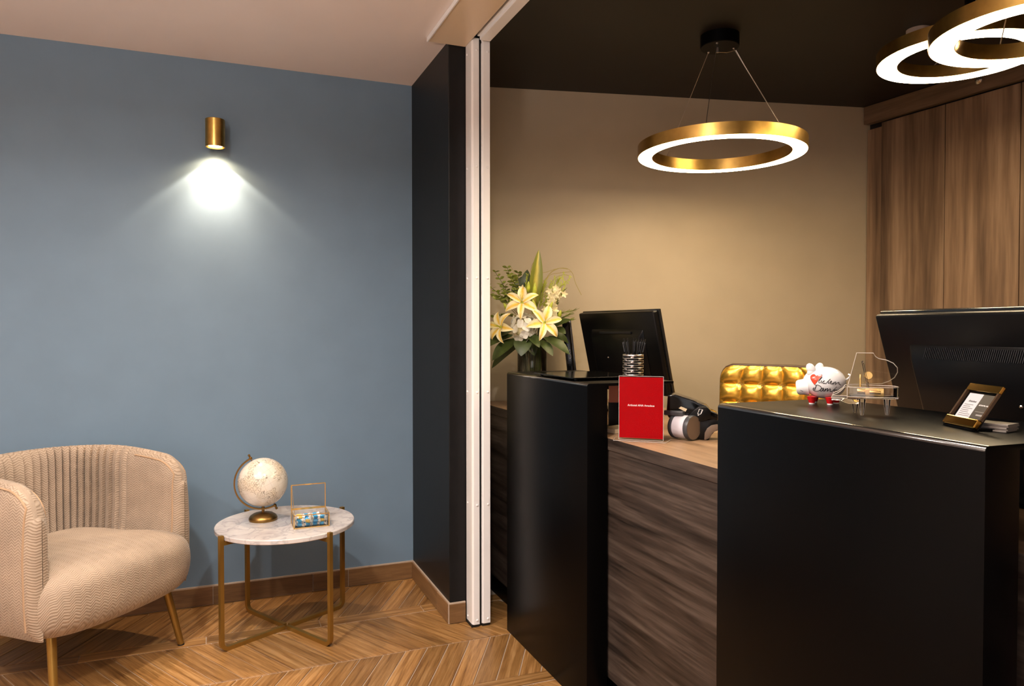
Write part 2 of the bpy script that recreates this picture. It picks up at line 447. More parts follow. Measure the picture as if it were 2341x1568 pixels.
def obj(name, mb, mats, parent=None, smooth=30, bevel=0, seg=2, label=None, cat=None, group=None, kind=None, loc=None, rot=None, clean=True, solid=0):
    me = bpy.data.meshes.new(name)
    me.from_pydata(mb.v, [], mb.f)
    if not isinstance(mats, (list, tuple)): mats = [mats]
    for x in mats: me.materials.append(x)
    for p, mi in zip(me.polygons, mb.m): p.material_index = mi
    if mb.uv:
        ul = me.uv_layers.new(name='UVMap')
        for l in me.loops: ul.data[l.index].uv = mb.uv.get(l.vertex_index, (0, 0))
    if clean or bevel:
        bm = bmesh.new(); bm.from_mesh(me)
        if clean: bmesh.ops.remove_doubles(bm, verts=bm.verts, dist=1e-6)
        bmesh.ops.recalc_face_normals(bm, faces=bm.faces)
        if bevel:
            es = [e for e in bm.edges if len(e.link_faces) == 2 and e.calc_face_angle(0) > 0.6]
            bmesh.ops.bevel(bm, geom=es, offset=bevel, segments=seg, profile=0.5, affect='EDGES', clamp_overlap=True)
        bm.to_mesh(me); bm.free()
    if smooth:
        me.shade_smooth(); me.set_sharp_from_angle(angle=math.radians(smooth))
    me.update()
    o = bpy.data.objects.new(name, me)
    C.objects.link(o)
    if solid:
        sm = o.modifiers.new('solid', 'SOLIDIFY'); sm.thickness = solid; sm.offset = 0
    if parent: o.parent = parent
    if loc: o.location = loc
    if rot: o.rotation_euler = rot
    for k_, v_ in (('label', label), ('category', cat), ('group', group), ('kind', kind)):
        if v_: o[k_] = v_
    return o

def thing(name, label, cat, loc=(0, 0, 0), rz=0, group=None):
    o = bpy.data.objects.new(name, None); C.objects.link(o)
    o.location = loc; o.rotation_euler = (0, 0, rz); o.empty_display_size = 0.05
    o['label'] = label; o['category'] = cat
    if group: o['group'] = group
    return o

def structure(name, mb, mats, parent=None, **k):
    return obj(name, mb, mats, parent, kind='structure', **k)

def text_mb(txt, size, ext=0.0003, align='CENTER', shear=0.0):
    cu = bpy.data.curves.new('t', 'FONT')
    cu.body = txt; cu.size = size; cu.align_x = align; cu.align_y = 'CENTER'; cu.extrude = ext; cu.shear = shear; cu.offset = size * 0.012
    cu.resolution_u = 2
    o = bpy.data.objects.new('t', cu); C.objects.link(o)
    dg = bpy.context.evaluated_depsgraph_get()
    me = bpy.data.meshes.new_from_object(o.evaluated_get(dg))
    mb = MB(); mb.add([v.co.copy() for v in me.vertices], [tuple(p.vertices) for p in me.polygons])
    bpy.data.objects.remove(o); bpy.data.curves.remove(cu); bpy.data.meshes.remove(me)
    return mb

def frame(origin, x, z=(0, 0, 1)):
    """matrix with given local x and approx z"""
    x = Vector(x).normalized(); z = Vector(z); y = z.cross(x).normalized(); z = x.cross(y)
    mm = Matrix((x, y, z)).transposed().to_4x4(); mm.translation = Vector(origin)
    return mm

def arc(c, r, a0, a1, n):
    return [(c[0] + r * math.cos(a0 + (a1 - a0) * i / n), c[1] + r * math.sin(a0 + (a1 - a0) * i / n)) for i in range(n + 1)]

# ------------------------------------------------------------------ setting
CEIL = 2.545
YW = 3.706
mb = MB(); mb.box(-2.7, 3.6, -2.3, 4.0, -0.06, -0.003)
floor = structure('floor', mb, M['grout'], smooth=0)

# chevron planks: bands along x, separated by straight strips
DX, SH, G = 0.0908, 0.203, 0.0019
def plank_mesh(name, band, sgn):
    """parallelogram plank; local x along the plank"""
    a = math.atan2(band, SH)
    # world-aligned parallelogram corners around its centre
    hx = DX / 2 - G * 1.15; hy = band / 2 - G
    pts = []
    for sx, sy in ((-1, -1), (1, -1), (1, 1), (-1, 1)):
        pts.append((sx * hx + sgn * sy * SH / 2 * (hy / (band / 2)), sy * hy))
    r = Matrix.Rotation(-sgn * a if sgn > 0 else a, 2)
    loc = [r @ Vector(p) for p in pts]
    mbp = MB(); mbp.prism([(p.x, p.y) for p in loc], -0.012, 0.0)
    me = bpy.data.meshes.new(name); me.from_pydata(mbp.v, [], mbp.f); me.materials.append(M['plank'])
    bm = bmesh.new(); bm.from_mesh(me); bmesh.ops.recalc_face_normals(bm, faces=bm.faces)
    es = [e for e in bm.edges if all(v.co.z > -0.001 for v in e.verts)]
    bmesh.ops.bevel(bm, geom=es, offset=0.0008, segments=1, affect='EDGES')
    bm.to_mesh(me); bm.free()
    return me, (a if sgn > 0 else -a)
BAND = 0.363
m_up, ang_up = plank_mesh('plank', BAND, 1)
m_dn, ang_dn = plank_mesh('plank', BAND + 0.008, -1)
def lay(me, ang, x, y):
    o = bpy.data.objects.new('plank', me); C.objects.link(o); o.parent = floor
    o.location = (x, y, 0); o.rotation_euler = (0, 0, ang)
# "/" bands: lower edge joints at x=0.690+k*DX for y 3.322..3.685 and 2.505..2.867
def band_up(y0, xj, x_min, x_max):
    k = math.floor((x_min - xj) / DX)
    while True:
        x = xj + k * DX + DX / 2 + SH / 2
        if x > x_max: break
        lay(m_up, ang_up, x, y0 + BAND / 2); k += 1
def band_dn(y0, xj_top, x_min, x_max):
    b = BAND + 0.008
    k = math.floor((x_min - xj_top) / DX)
    while True:
        x = xj_top + k * DX + DX / 2 + SH / 2
        if x > x_max: break
        lay(m_dn, ang_dn, x, y0 + b / 2); k += 1
def strip(y0, y1, xj, L_, x_min, x_max):
    k = math.floor((x_min - xj) / L_)
    while xj + k * L_ < x_max:
        mbs = MB(); mbs.prism([(-L_ / 2 + G, -(y1 - y0) / 2 + G), (L_ / 2 - G, -(y1 - y0) / 2 + G), (L_ / 2 - G - 0.0, (y1 - y0) / 2 - G), (-L_ / 2 + G, (y1 - y0) / 2 - G)], -0.012, 0)
        obj('plank', mbs, M['plank'], floor, loc=(xj + k * L_ + L_ / 2, (y0 + y1) / 2, 0), smooth=0); k += 1
band_up(3.322, 0.690, -1.9, 1.25)
strip(3.249, 3.322, 0.883, 0.4625, -1.9, 1.30)
band_dn(2.872, 0.794, -1.9, 1.35)
band_up(2.505, 0.591, -1.6, 1.42)
strip(2.432, 2.505, 0.70, 0.4625, -1.6, 1.35)
band_dn(2.057, 0.614, -1.2, 1.35)
# thin cut pieces along the skirting
x = -1.65
while x < 0.93:
    mbs = MB(); mbs.prism([(0.002, 0.001), (DX - 0.002, 0.001), (DX - 0.010, 0.018), (-0.006, 0.018)], -0.012, 0)
    obj('plank', mbs, M['plank'], floor, loc=(x, 3.687, 0), smooth=0); x += DX
# rest of the floor (behind and beside the camera), joined
mb = MB()
for r_ in range(11):
    y = 1.98 - r_ * 0.40
    x = -2.6
    while x < 3.3:
        mb.prism([(x + 0.003, y - 0.195), (x + 0.087, y - 0.195), (x + 0.087, y + 0.195 if r_ else y + 0.07), (x + 0.003, y + 0.195 if r_ else y + 0.07)], -0.012, -0.0005); x += 0.0908
o = obj('plank_field', mb, M['plank'], floor, smooth=0, kind='stuff')

# walls
mb = MB(); mb.box(-2.7, 1.0, YW, YW + 0.12, 0, CEIL + 0.02)
structure('wall_back', mb, M['blue'], smooth=0)
mb = MB(); mb.box(-2.72, -2.60, -2.3, YW + 0.12, 0, CEIL + 0.02)
structure('wall_left', mb, M['white'], smooth=0)
mb = MB(); mb.box(-2.72, 3.6, -2.42, -2.30, 0, CEIL + 0.02)
structure('wall_front', mb, M['white'], smooth=0)
mb = MB(); mb.box(0.950, 1.064, 3.070, YW + 0.115, 0, CEIL + 0.015)
structure('wall_pillar', mb, M['black_wall'], smooth=0, bevel=0.003)
# beige reception wall, set at an angle
bd = Vector((0.976, -0.2174, 0)); bn = Vector((0.2174, 0.976, 0))
P0 = Vector((1.313, 3.529, 0)) - bd * 0.26; P1 = Vector((3.374, 3.07, 0)) + bd * 0.15
mb = MB(); q = [P0, P1, P1 + bn * 0.12, P0 + bn * 0.12]
mb.prism([(p.x, p.y) for p in q], 0, 2.535)
structure('wall_reception', mb, M['beige'], smooth=0)
mb = MB(); mb.box(3.50, 3.60, -2.3, 3.3, 0, 2.6)
structure('wall_right', mb, M['beige'], smooth=0)
# ceilings
mb = MB(); mb.box(-2.7, 0.857, -2.4, YW + 0.1, CEIL, CEIL + 0.1); mb.box(0.857, 1.0, 3.068, YW + 0.1, CEIL, CEIL + 0.1)
structure('ceiling', mb, M['white'], smooth=0)
mb = MB(); mb.prism([(1.1005, -2.3), (3.6, -2.3), (3.6, 3.35), (1.1095, 3.75), (1.1095, 2.97), (1.1005, 2.97)], 2.53, 2.63)
structure('ceiling_reception', mb, M['dark_ceil'], smooth=0)
# lintel over the folding door
mb = MB(); mb.box(0.857, 1.026, -2.3, 3.066, 2.528, 2.62)
lintel = structure('trim_1', mb, M['gloss_white'], smooth=0, bevel=0.002)
mb = MB(); mb.box(0.8525, 0.8575, -2.3, 3.066, 2.524, 2.544)
obj('edge_strip', mb, M['alu'], lintel, smooth=0)
mb = MB(); mb.box(1.026, 1.06, -2.3, 3.06, 2.575, 2.62); 
obj('slot', mb, M['rubber'], lintel, smooth=0)
mb = MB(); mb.box(1.052, 1.100, -2.3, 2.952, 2.522, 2.62); mb.box(1.041, 1.0525, -2.3, 2.952, 2.536, 2.546)
obj('rail', mb, M['alu'], lintel, smooth=0, bevel=0.002)
mb = MB()
for y in (2.80, 2.35, 1.9, 1.45):
    mb.ell((1.0515, y, 2.556), (0.003, 0.005, 0.005), 8, 6)
obj('screw', mb, M['chrome'], lintel)
# skirting tiles
bb = structure('baseboard_back', MB().box(-2.6, 0.9505, 3.7005, 3.7065, 0.0, 0.092), M['grout'], smooth=0)
xs = [-2.6, -1.85, -0.93, -0.473, -0.016, 0.441, 0.614, 0.944]
for a_, b_ in zip(xs[:-1], xs[1:]):
    mb = MB(); mb.box(-(b_ - a_) / 2 + 0.0015, (b_ - a_) / 2 - 0.0015, 0, 0.008, 0.003, 0.086)
    obj('tile', mb, M['tile_wood'], bb, loc=((a_ + b_) / 2, 3.694, 0), smooth=0, bevel=0.0008)
bb = structure('baseboard_pillar', MB().box(0.9450, 0.9508, 3.066, 3.6935, 0.0, 0.092), M['grout'], smooth=0)
for a_, b_ in ((3.063, 3.233), (3.233, 3.692)):
    mb = MB(); mb.box(0, 0.0075, -(b_ - a_) / 2 + 0.0015, (b_ - a_) / 2 - 0.0015, 0.003, 0.086)
    obj('tile', mb, M['tile_wood_y'], bb, loc=(0.939, (a_ + b_) / 2, 0), smooth=0, bevel=0.0008)
mb = MB(); mb.box(0.942, 1.022, 3.0615, 3.0695, 0.0, 0.090)
obj('joint', mb, M['grout'], bb, smooth=0)
mb = MB(); mb.box(-0.037, 0.037, 0, 0.008, 0.003, 0.085)
obj('tile', mb, M['tile_wood'], bb, loc=(0.9835, 3.0545, 0), smooth=0, bevel=0.0008)

# folding door, two white metal stiles
door = bpy.data.objects.new('door_1', None); C.objects.link(door); door['kind'] = 'structure'; door.location = (1.06, 3.0, 0)
ZT = 2.540
def stile(x0, x1, y0, y1, nm):
    mb = MB(); mb.prism([(x0, y1), (x0, y0 + 0.010), (x0 + 0.006, y0), (x1, y0), (x1, y1)], 0.012, ZT)
    o = obj(nm, mb, M['alu'], door, smooth=0, bevel=0.0012); o.matrix_parent_inverse = Matrix.Translation(-door.location)
    return o
pz = (2.488, 1.994, 1.516, 1.022, 0.533, 0.031)
for (x0, x1, yb) in ((1.0268, 1.0595, 3.0640), (1.0715, 1.1090, 3.45)):
    st = stile(x0, x1, 2.980, yb, 'door_panel')
    for z in pz:
        mb = MB(); mb.ell((x1 - 0.011, 2.9795, z), (0.0055, 0.0035, 0.0055), 10, 6)
        obj('rivet', mb, M['alu'], st)
        if x0 < 1.05:
            mb = MB(); mb.ell((x0 - 0.0005, 3.045, z - 0.0), (0.0035, 0.0055, 0.0055), 10, 6)
            obj('rivet', mb, M['alu'], st)
mb = MB(); mb.box(1.0595, 1.071, 2.992, 3.06, 0.004, ZT + 0.02); mb.box(1.024, 1.058, 2.985, 3.062, 0.0, 0.012); mb.box(1.073, 1.108, 2.985, 3.2, 0.0, 0.012)
o = obj('seal', mb, M['rubber'], door, smooth=0); o.matrix_parent_inverse = Matrix.Translation(-door.location)
mb = MB(); mb.cyl((1.045, 3.0, 2.528), (1.075, 3.0, 2.528), 0.012, n=16)
o = obj('roller', mb, M['rubber'], door); o.matrix_parent_inverse = Matrix.Translation(-door.location)

# ------------------------------------------------------------------ wall cabinet with tall panels
cab = thing('wall_cabinet', 'tall walnut cabinet wall with flush doors and a cornice at the right of reception', 'cabinet', (3.374, 3.065, 0), math.atan2(-0.9985, 0.055))
# local x runs toward the viewer along the wall, local y points into the room's right (-> away from the room): depth
edges = [0.004, 0.098, 0.462, 0.822, 1.182, 1.542, 1.902, 2.262, 2.622]
for a_, b_ in zip(edges[:-1], edges[1:]):
    zt = 2.402 if a_ < 0.05 else 2.421
    mb = MB(); mb.box(-(b_ - a_) / 2 + 0.0022, (b_ - a_) / 2 - 0.0022, 0, 0.02, 0.06, zt)
    obj('filler_panel' if a_ < 0.05 else 'door', mb, M['cab'], cab, smooth=0, bevel=0.0012, loc=((a_ + b_) / 2, 0.006 if a_ > .05 else 0.012, 0))
mb = MB(); mb.box(0.002, 2.64, 0.034, 0.10, 0.0, 2.525)
obj('carcass', mb, M['ink'], cab, smooth=0)
mb = MB(); mb.box(0.0, 2.64, 0, 0.04, -0.048, 0.048)
o = obj('cornice', mb, M['cab_h'], cab, smooth=0, bevel=0.001, loc=(0, -0.012, 2.4800))
cab_spot = thing('recessed_spotlight', 'tiny faceted chrome spotlight on the cornice under the right ring lamps', 'lamp', (3.405, 2.42, 2.48), math.atan2(-0.9985, 0.055))
mb = MB(); mb.lathe([(0.0, 0.0), (0.010, 0.002), (0.018, 0.010), (0.020, 0.016)], 16, T=Matrix.Translation((0, -0.034, 0)) @ Matrix.Rotation(-PI / 2, 4, 'X'))
obj('reflector', mb, M['chrome'], cab_spot, smooth=0)

# ------------------------------------------------------------------ sconce
sc = thing('wall_sconce', 'small brushed brass cylinder sconce shining down the blue wall', 'lamp', (0.0105, 3.632, 2.19))
mb = MB(); mb.lathe([(0.0, -0.050), (0.0385, -0.050), (0.0385, -0.062), (0.0425, -0.062), (0.0425, 0.062), (0.0405, 0.064), (0.0, 0.064)], 40)
obj('body', mb, M['brass'], sc)
mb = MB(); mb.box(-0.03, 0.03, 0.038, 0.0725, -0.05, 0.045)
obj('mount', mb, M['brass_dark'], sc, bevel=0.004)
mb = MB(); mb.lathe([(0.0, -0.0575), (0.030, -0.0575), (0.030, -0.0505)], 32)
obj('lens', mb, M['sconce_led'], sc)
d = bpy.data.lights.new('sconce_spot', 'SPOT'); d.energy = 36; d.color = (1.0, 0.71, 0.48); d.spot_size = math.radians(84); d.spot_blend = 1.0; d.shadow_soft_size = 0.010
o = bpy.data.objects.new('sconce_spot', d); C.objects.link(o); o.location = (0, 0, -0.066); o.parent = sc
d = bpy.data.lights.new('sconce_spill', 'SPOT'); d.energy = 17; d.color = (1.0, 0.71, 0.48); d.spot_size = math.radians(106); d.spot_blend = 0.22; d.shadow_soft_size = 0.006
o = bpy.data.objects.new('sconce_spill', d); C.objects.link(o); o.location = (0, 0, -0.066); o.parent = sc

d = bpy.data.lights.new('sconce_wide', 'SPOT'); d.energy = 7; d.color = (1.0, 0.66, 0.36); d.spot_size = math.radians(146); d.spot_blend = 0.55; d.shadow_soft_size = 0.012
o = bpy.data.objects.new('sconce_wide', d); C.objects.link(o); o.location = (0, 0, -0.066); o.parent = sc

# ------------------------------------------------------------------ ring pendants
def pendant(label, c, R, r, h, canopy, cz, strength, ncab=3, a0=0.0):
    t = thing('pendant_lamp', label, 'lamp', c, 0, 'brass ring pendants over the reception')
    mb = MB()
    mb.lathe([(R - 0.004, 0.0), (R, 0.0), (R, h), (R - 0.003, h)], 96, closed=False)
    mb2 = MB()
    # brass body: outer band, top, inner band
    k = 96
    def ringpts(prof):
        mb2.lathe(prof, k, closed=True)
    ringpts([(R, 0.001), (R, h), (r, h), (r, 0.001), (r + 0.0025, 0.001), (r + 0.0025, h - 0.003), (R - 0.0025, h - 0.003), (R - 0.0025, 0.001)])
    obj('brass_ring', mb2, M['brass'], t)
    mb = MB(); mb.lathe([(r + 0.003, 0.0), (R - 0.003, 0.0), (R - 0.003, 0.012), (r + 0.003, 0.012)], k, closed=True)
    obj('diffuser', mb, M['led'], t)
    if canopy:
        ch = 2.53 - c[2]
        mb = MB(); mb.lathe([(0.0, ch - 0.05), (0.078, ch - 0.05), (0.08, ch - 0.047), (0.08, ch)], 40)
        obj('canopy', mb, M['satin_black'], t, loc=(canopy[0], canopy[1], 0))
        for i in range(ncab):
            a = a0 + i * 2 * PI / ncab
            mb = MB()
            p0 = Vector((canopy[0] + 0.06 * math.cos(a), canopy[1] + 0.06 * math.sin(a), ch - 0.05))
            p1 = Vector(((R + r) / 2 * math.cos(a), (R + r) / 2 * math.sin(a), h))
            mb.tube([p0, p1], 0.0013, 6); mb.ell(p0, (0.005, 0.005, 0.006), 8, 6)
            obj('cable', mb, M['steel'], t)
        a = a0
        p0 = Vector((canopy[0] - 0.01, canopy[1], ch - 0.05)); pk = Vector((canopy[0] + 0.07 * math.cos(a), canopy[1] + 0.07 * math.sin(a), ch - 0.058))
        p1 = Vector(((R + r) / 2 * math.cos(a), (R + r) / 2 * math.sin(a), h))
        pts = [p0, p0 + Vector((0, 0, -0.02)), p0.lerp(pk, 0.5) + Vector((0, 0, -0.016)), pk, pk.lerp(p1, 0.15) + Vector((0, 0, -0.004)), pk.lerp(p1, 0.5) + Vector((0.002, 0, -0.004)), p1]
        mb = MB(); mb.tube(pts, 0.002, 6)
        mb.cyl(p0, p0 + Vector((0, 0, -0.022)), 0.006, n=8)
        obj('power_cord', mb, M['steel'], t)
    return t
pendant('brass ring lamp hanging alone on steel cables before the beige wall', (1.993, 2.556, 2.030), 0.3464, 0.2841, 0.050, (-0.012, -0.006), 2.53, 1, 3, math.radians(-18))
pendant('rear one of the two overlapping brass ring lamps at top right', (2.53, 1.884, 2.283), 0.272, 0.199, 0.048, (0.12, -0.03), 2.53, 1, 3, math.radians(60))
pendant('front one of the two overlapping brass ring lamps at top right', (2.191, 1.404, 2.142), 0.265, 0.193, 0.048, (0, 0), 2.53, 1, 3, math.radians(55))
mb = MB(); mb.lathe([(0.0, -0.05), (0.044, -0.05), (0.046, -0.046), (0.046, 0.0)], 32)
obj('smoke_detector', mb, M['smoke_white'], label='pale round smoke detector on the dark ceiling behind the ring lamps', cat='smoke detector', loc=(2.70, 2.19, 2.53))

# ------------------------------------------------------------------ reception desk and black units
desk = thing('reception_desk', 'long grey walnut reception desk with a wood worktop behind the black units', 'desk', (1.24, 1.9, 0))
mb = MB(); mb.prism([(0, -1.55), (0.72, -1.55), (0.72, 1.478), (0, 1.638)], 0.885, 0.925)
top = obj('worktop', mb, [M['walnut_top'], M['walnut']], desk, smooth=0, bevel=0.0008)
for p in top.data.polygons:
    if abs(p.normal.x) > 0.5 or abs(p.normal.y) > 0.5: p.material_index = 1
mb = MB(); mb.box(0.004, 0.024, -1.55, 1.63, 0.10, 0.8835)
obj('front_panel', mb, M['walnut'], desk, smooth=0, bevel=0.0008)
mb = MB(); mb.box(0.025, 0.05, -1.54, 1.62, 0.0, 0.10)
obj('plinth', mb, M['satin_black'], desk, smooth=0)
for y in (-1.53, 1.43):
    mb = MB(); mb.box(0.026, 0.70, y, y + 0.03, 0.10, 0.8835)
    obj('end_panel', mb, M['walnut'], desk, smooth=0)

def black_unit(label, fl, fr, zt, xb):
    """front panel from fl to fr (points on the front plane), thin top plate reaching back"""
    fl = Vector((*fl, 0)); fr = Vector((*fr, 0))
    L_ = (fr - fl).length
    ang = math.atan2((fr - fl).y, (fr - fl).x)
    t = thing('counter_unit', label, 'counter', fl, ang)
    # local x along front (toward viewer), local y = to the room's right (back)
    D = 0.078
    prof = [(0, 0), (0, zt - 0.009), (0.0012, zt - 0.0048), (0.0042, zt - 0.0014), (0.009, zt), (xb, zt), (xb, zt - 0.010), (D, zt - 0.010), (D, 0)]
    n_ = len(prof)
    v = [(x_, y_, z_) for x_ in (0, L_) for y_, z_ in prof]
    mb = MB(); mb.add(v, [(0, 1, 2, 3, 4, 5, 6, 7, 8), tuple(range(2 * n_ - 1, n_ - 1, -1))] + [(i, n_ + i, n_ + (i + 1) % n_, (i + 1) % n_) for i in range(n_)])
    sh = obj('folded_shell', mb, [M['satin_black'], M['edge_black']], t, smooth=35, bevel=0.0012)
    for p in sh.data.polygons:
        c_ = p.center
        if c_.z > zt - 0.0095 and c_.y < 0.0088 and 0.002 < c_.x < L_ - 0.002: p.material_index = 1
    for x_ in (0.02, L_ - 0.06):
        mb = MB(); mb.box(x_, x_ + 0.03, D + 0.10, D + 0.14, 0.9265, zt - 0.0115)
        obj('support', mb, M['satin_black'], t, smooth=0)
    return t
black_unit('smaller matt black counter front at left carrying a flat tray and the pen cup', (1.157, 2.905), (1.159, 2.18), 1.113, 0.345)
black_unit('larger matt black counter front at right carrying the piggy bank', (1.155, 1.487), (1.128, 0.787), 1.113, 0.36)

# tray on small unit
tray = thing('flat_tray', 'flat glossy black tray under the pen cup on the smaller black counter', 'tray', (1.31, 2.47, 1.1135))
mb = MB(); mb.box(-0.145, 0.145, -0.17, 0.17, 0.008, 0.0115)
obj('plate', mb, M['gloss_black'], tray, smooth=0, bevel=0.001)
for sx in (-1, 1):
    for sy in (-1, 1):
        mb = MB(); mb.cyl((sx * 0.12, sy * 0.145, 0), (sx * 0.12, sy * 0.145, 0.008), 0.006, n=10)
        obj('foot', mb, M['rubber'], tray)

# ------------------------------------------------------------------ monitors
def monitor(label, corner, d, W, H, tilt, T, pz, vent=False):
    """corner: top far end of the back face; d: horizontal direction toward viewer end; back faces -X"""
    d = Vector((*d, 0)).normalized()
    n = Vector((d.y, -d.x, 0))            # toward the lobby (-X)
    if n.x > 0: n = -n
    base = Vector(corner) + d * W / 2
    t = thing('monitor', label, 'monitor', (base.x - n.x * 0.12, base.y - n.y * 0.12, pz), math.atan2(d.y, d.x))
    inv = (Matrix.Translation(t.location) @ Matrix.Rotation(t.rotation_euler.z, 4, 'Z')).inverted()
    down = (Vector((0, 0, -1)) * math.cos(tilt) - n * math.sin(tilt)).normalized()
    nn = (n * math.cos(tilt) + Vector((0, 0, 1)) * -math.sin(tilt)).normalized()
    org = Vector(corner)
    def W3(a, b_, c): return inv @ (org + d * a + down * b_ + nn * c)
    # panel slab
    def slab(a0, a1, b0, b1, c0, c1, cut=0.0):
        pts = [W3(a, b_, c) for c in (c0, c1) for b_ in (b0, b1) for a in (a0, a1)]
        return MB().add(pts, [(0, 1, 3, 2), (4, 6, 7, 5), (0, 4, 5, 1), (2, 3, 7, 6), (0, 2, 6, 4), (1, 5, 7, 3)])
    obj('housing', slab(0, W, 0, H, -T, 0), M['plastic_black'], t, smooth=40, bevel=0.007, seg=3)
    obj('bezel', slab(-0.004, W + 0.004, -0.004, H + 0.004, -T - 0.014, -T - 0.001), M['plastic_edge'], t, smooth=40, bevel=0.003)
    obj('screen', slab(0.02, W - 0.02, 0.02, H - 0.02, -T - 0.0155, -T - 0.0142), M['gloss_black'], t, smooth=0)
    # raised centre block on the back, chamfered
    a0, a1, b0, b1 = W * 0.15, W * 0.85, H * 0.20, H * 0.92
    e = 0.018; dp = 0.022
    low = [W3(a0, b0, -0.001), W3(a1, b0, -0.001), W3(a1, b1, -0.001), W3(a0, b1, -0.001)]
    hi = [W3(a0 + e, b0 + e * 2, dp), W3(a1 - e, b0 + e * 2, dp), W3(a1 - e, b1, dp), W3(a0 + e, b1, dp)]
    obj('rear_cover', MB().add(low + hi, [(3, 2, 1, 0), (4, 5, 6, 7)] + [(i, (i + 1) % 4, 4 + (i + 1) % 4, 4 + i) for i in range(4)]), M['plastic_black'], t, smooth=40, bevel=0.006, seg=3)
    # ventilation slots on the sloping upper chamfer
    if vent:
        mb = MB(); n_ = 62
        for i in range(n_):
            a = a0 + 0.06 + (a1 - a0 - 0.12) * i / (n_ - 1)
            p0 = W3(a, b0 + e * 0.45, dp * 0.225 + 0.001); p1 = W3(a - 0.002, b0 + e * 1.8, dp * 0.9 + 0.001)
            mb.tube([p0, p1], 0.0014, 4)
        obj('vent', mb, M['ink'], t, kind='stuff')
    else:
        obj('vent', slab(W * 0.30, W * 0.72, H * 0.225, H * 0.255, 0.010, 0.017), M['ink'], t, smooth=0, bevel=0.002)
    for a in (0.38, 0.62):
        mb = MB(); c_ = W3(W * a, H * 0.55, dp); mb.ell(c_, (0.004, 0.004, 0.004), 8, 6)
        obj('screw', mb, M['chrome'], t)
    # stand
    c0 = W3(W * 0.5, H * 0.8, 0.0)
    mb = MB(); mb.box(c0.x - 0.05, c0.x + 0.05, c0.y - 0.012, c0.y + 0.02, 0.012, c0.z + 0.02)
    obj('stand_neck', mb, M['plastic_black'], t, bevel=0.004)
    mb = MB(); mb.box(-0.12, 0.12, c0.y - 0.09, c0.y + 0.10, 0.0, 0.012)
    obj('stand_base', mb, M['plastic_black'], t, bevel=0.004)
    return t
monitor('black monitor seen from behind beside the flowers and pen cup', (1.618, 3.136, 1.369), (0.14, -0.99), 0.535, 0.37, math.radians(13), 0.028, 0.9255)
monitor('large black monitor with a slotted back at the right edge behind the card holder', (1.60, 1.42, 1.333), (-0.12, -0.993), 0.62, 0.37, math.radians(17), 0.022, 0.9255, True)

# slim device seen edge-on
dev = thing('slim_terminal', 'slim black touch terminal standing edge-on between the vase and the monitor', 'terminal', (1.577, 3.132, 0.9255), math.atan2(-0.45, 0.893))
def leanbox(x0, x1, y0, y1, z0, z1, lean):
    v = []
    for z in (z0, z1):
        k_ = lean * z
        for y in (y0, y1):
            for x in (x0, x1): v.append((x + k_, y, z))
    return MB().add(v, [(0, 2, 3, 1), (4, 5, 7, 6), (0, 1, 5, 4), (2, 6, 7, 3), (0, 4, 6, 2), (1, 3, 7, 5)])
obj('body', leanbox(0.0, 0.036, 0.0, 0.24, 0.0, 0.408, -0.11), M['gloss_black'], dev, smooth=40, bevel=0.006, seg=3)
obj('screen', leanbox(0.0365, 0.045, 0.0, 0.24, 0.0, 0.411, -0.11), M['plastic_edge'], dev, smooth=40, bevel=0.002)
for z in (0.262, 0.238):
    cs = [(0.022 + 0.004 * math.cos(a) - 0.11 * z, -0.0005, z + (0.008 if math.sin(a) > 0 else -0.008) * (abs(math.sin(a)) > 0.1) * 0.6 + 0.004 * math.sin(a)) for a in [i * PI / 6 for i in range(13)]]
    mb = MB(); mb.tube(cs, 0.0007, 5)
    obj('button', mb, M['steel'], dev)

# ------------------------------------------------------------------ red sign in acrylic holder
sd = Vector((1.367 - 1.256, 2.040 - 2.137, 0)); SW = sd.length
sign = thing('sign_holder', 'clear acrylic stand with a red hotel card on the wood desk', 'sign', (1.256, 2.137, 0.9255), math.atan2(sd.y, sd.x))
mb = MB(); mb.box(0, SW, -0.0015, -0.0005, 0.002, 0.2145); mb.box(0, SW, 0.0025, 0.0035, 0.002, 0.2145)
obj('sleeve', mb, M['acrylic_thin'], sign, smooth=0)
mb = MB(); mb.box(0.0015, SW - 0.0015, 0.0002, 0.0018, 0.008, 0.211)
obj('card', mb, M['red'], sign, smooth=0)
tm = text_mb('Arthotel ANA Amadeus', 0.0090, 0.0002)
T = Matrix.Translation((SW / 2, 0.0, 0.117)) @ Matrix.Rotation(PI / 2, 4, 'X')
mb = MB(); mb.add(tm.v, tm.f, 0, T)
obj('lettering', mb, M['print_white'], sign, smooth=0, clean=False)
mb = MB(); mb.prism([(-0.02, -0.012), (-0.012, -0.035), (SW + 0.012, -0.035), (SW + 0.02, -0.012), (SW + 0.02, 0.04), (-0.02, 0.04)], 0.0, 0.0022)
obj('base', mb, M['acrylic_thin'], sign, smooth=0)
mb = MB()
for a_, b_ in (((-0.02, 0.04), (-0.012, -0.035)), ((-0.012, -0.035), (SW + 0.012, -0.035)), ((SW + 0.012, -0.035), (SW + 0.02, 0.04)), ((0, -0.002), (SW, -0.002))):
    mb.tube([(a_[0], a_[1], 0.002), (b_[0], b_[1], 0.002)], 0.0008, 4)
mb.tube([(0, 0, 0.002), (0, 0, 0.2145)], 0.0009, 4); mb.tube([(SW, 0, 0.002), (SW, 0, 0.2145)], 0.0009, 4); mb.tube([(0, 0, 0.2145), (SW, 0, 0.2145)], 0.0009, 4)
obj('edge_highlight', mb, plain('sign_highlight', (0.55, 0.52, 0.5), 0.15), sign, smooth=0)  # pale tubes painting the bright highlights along the stand's clear edges

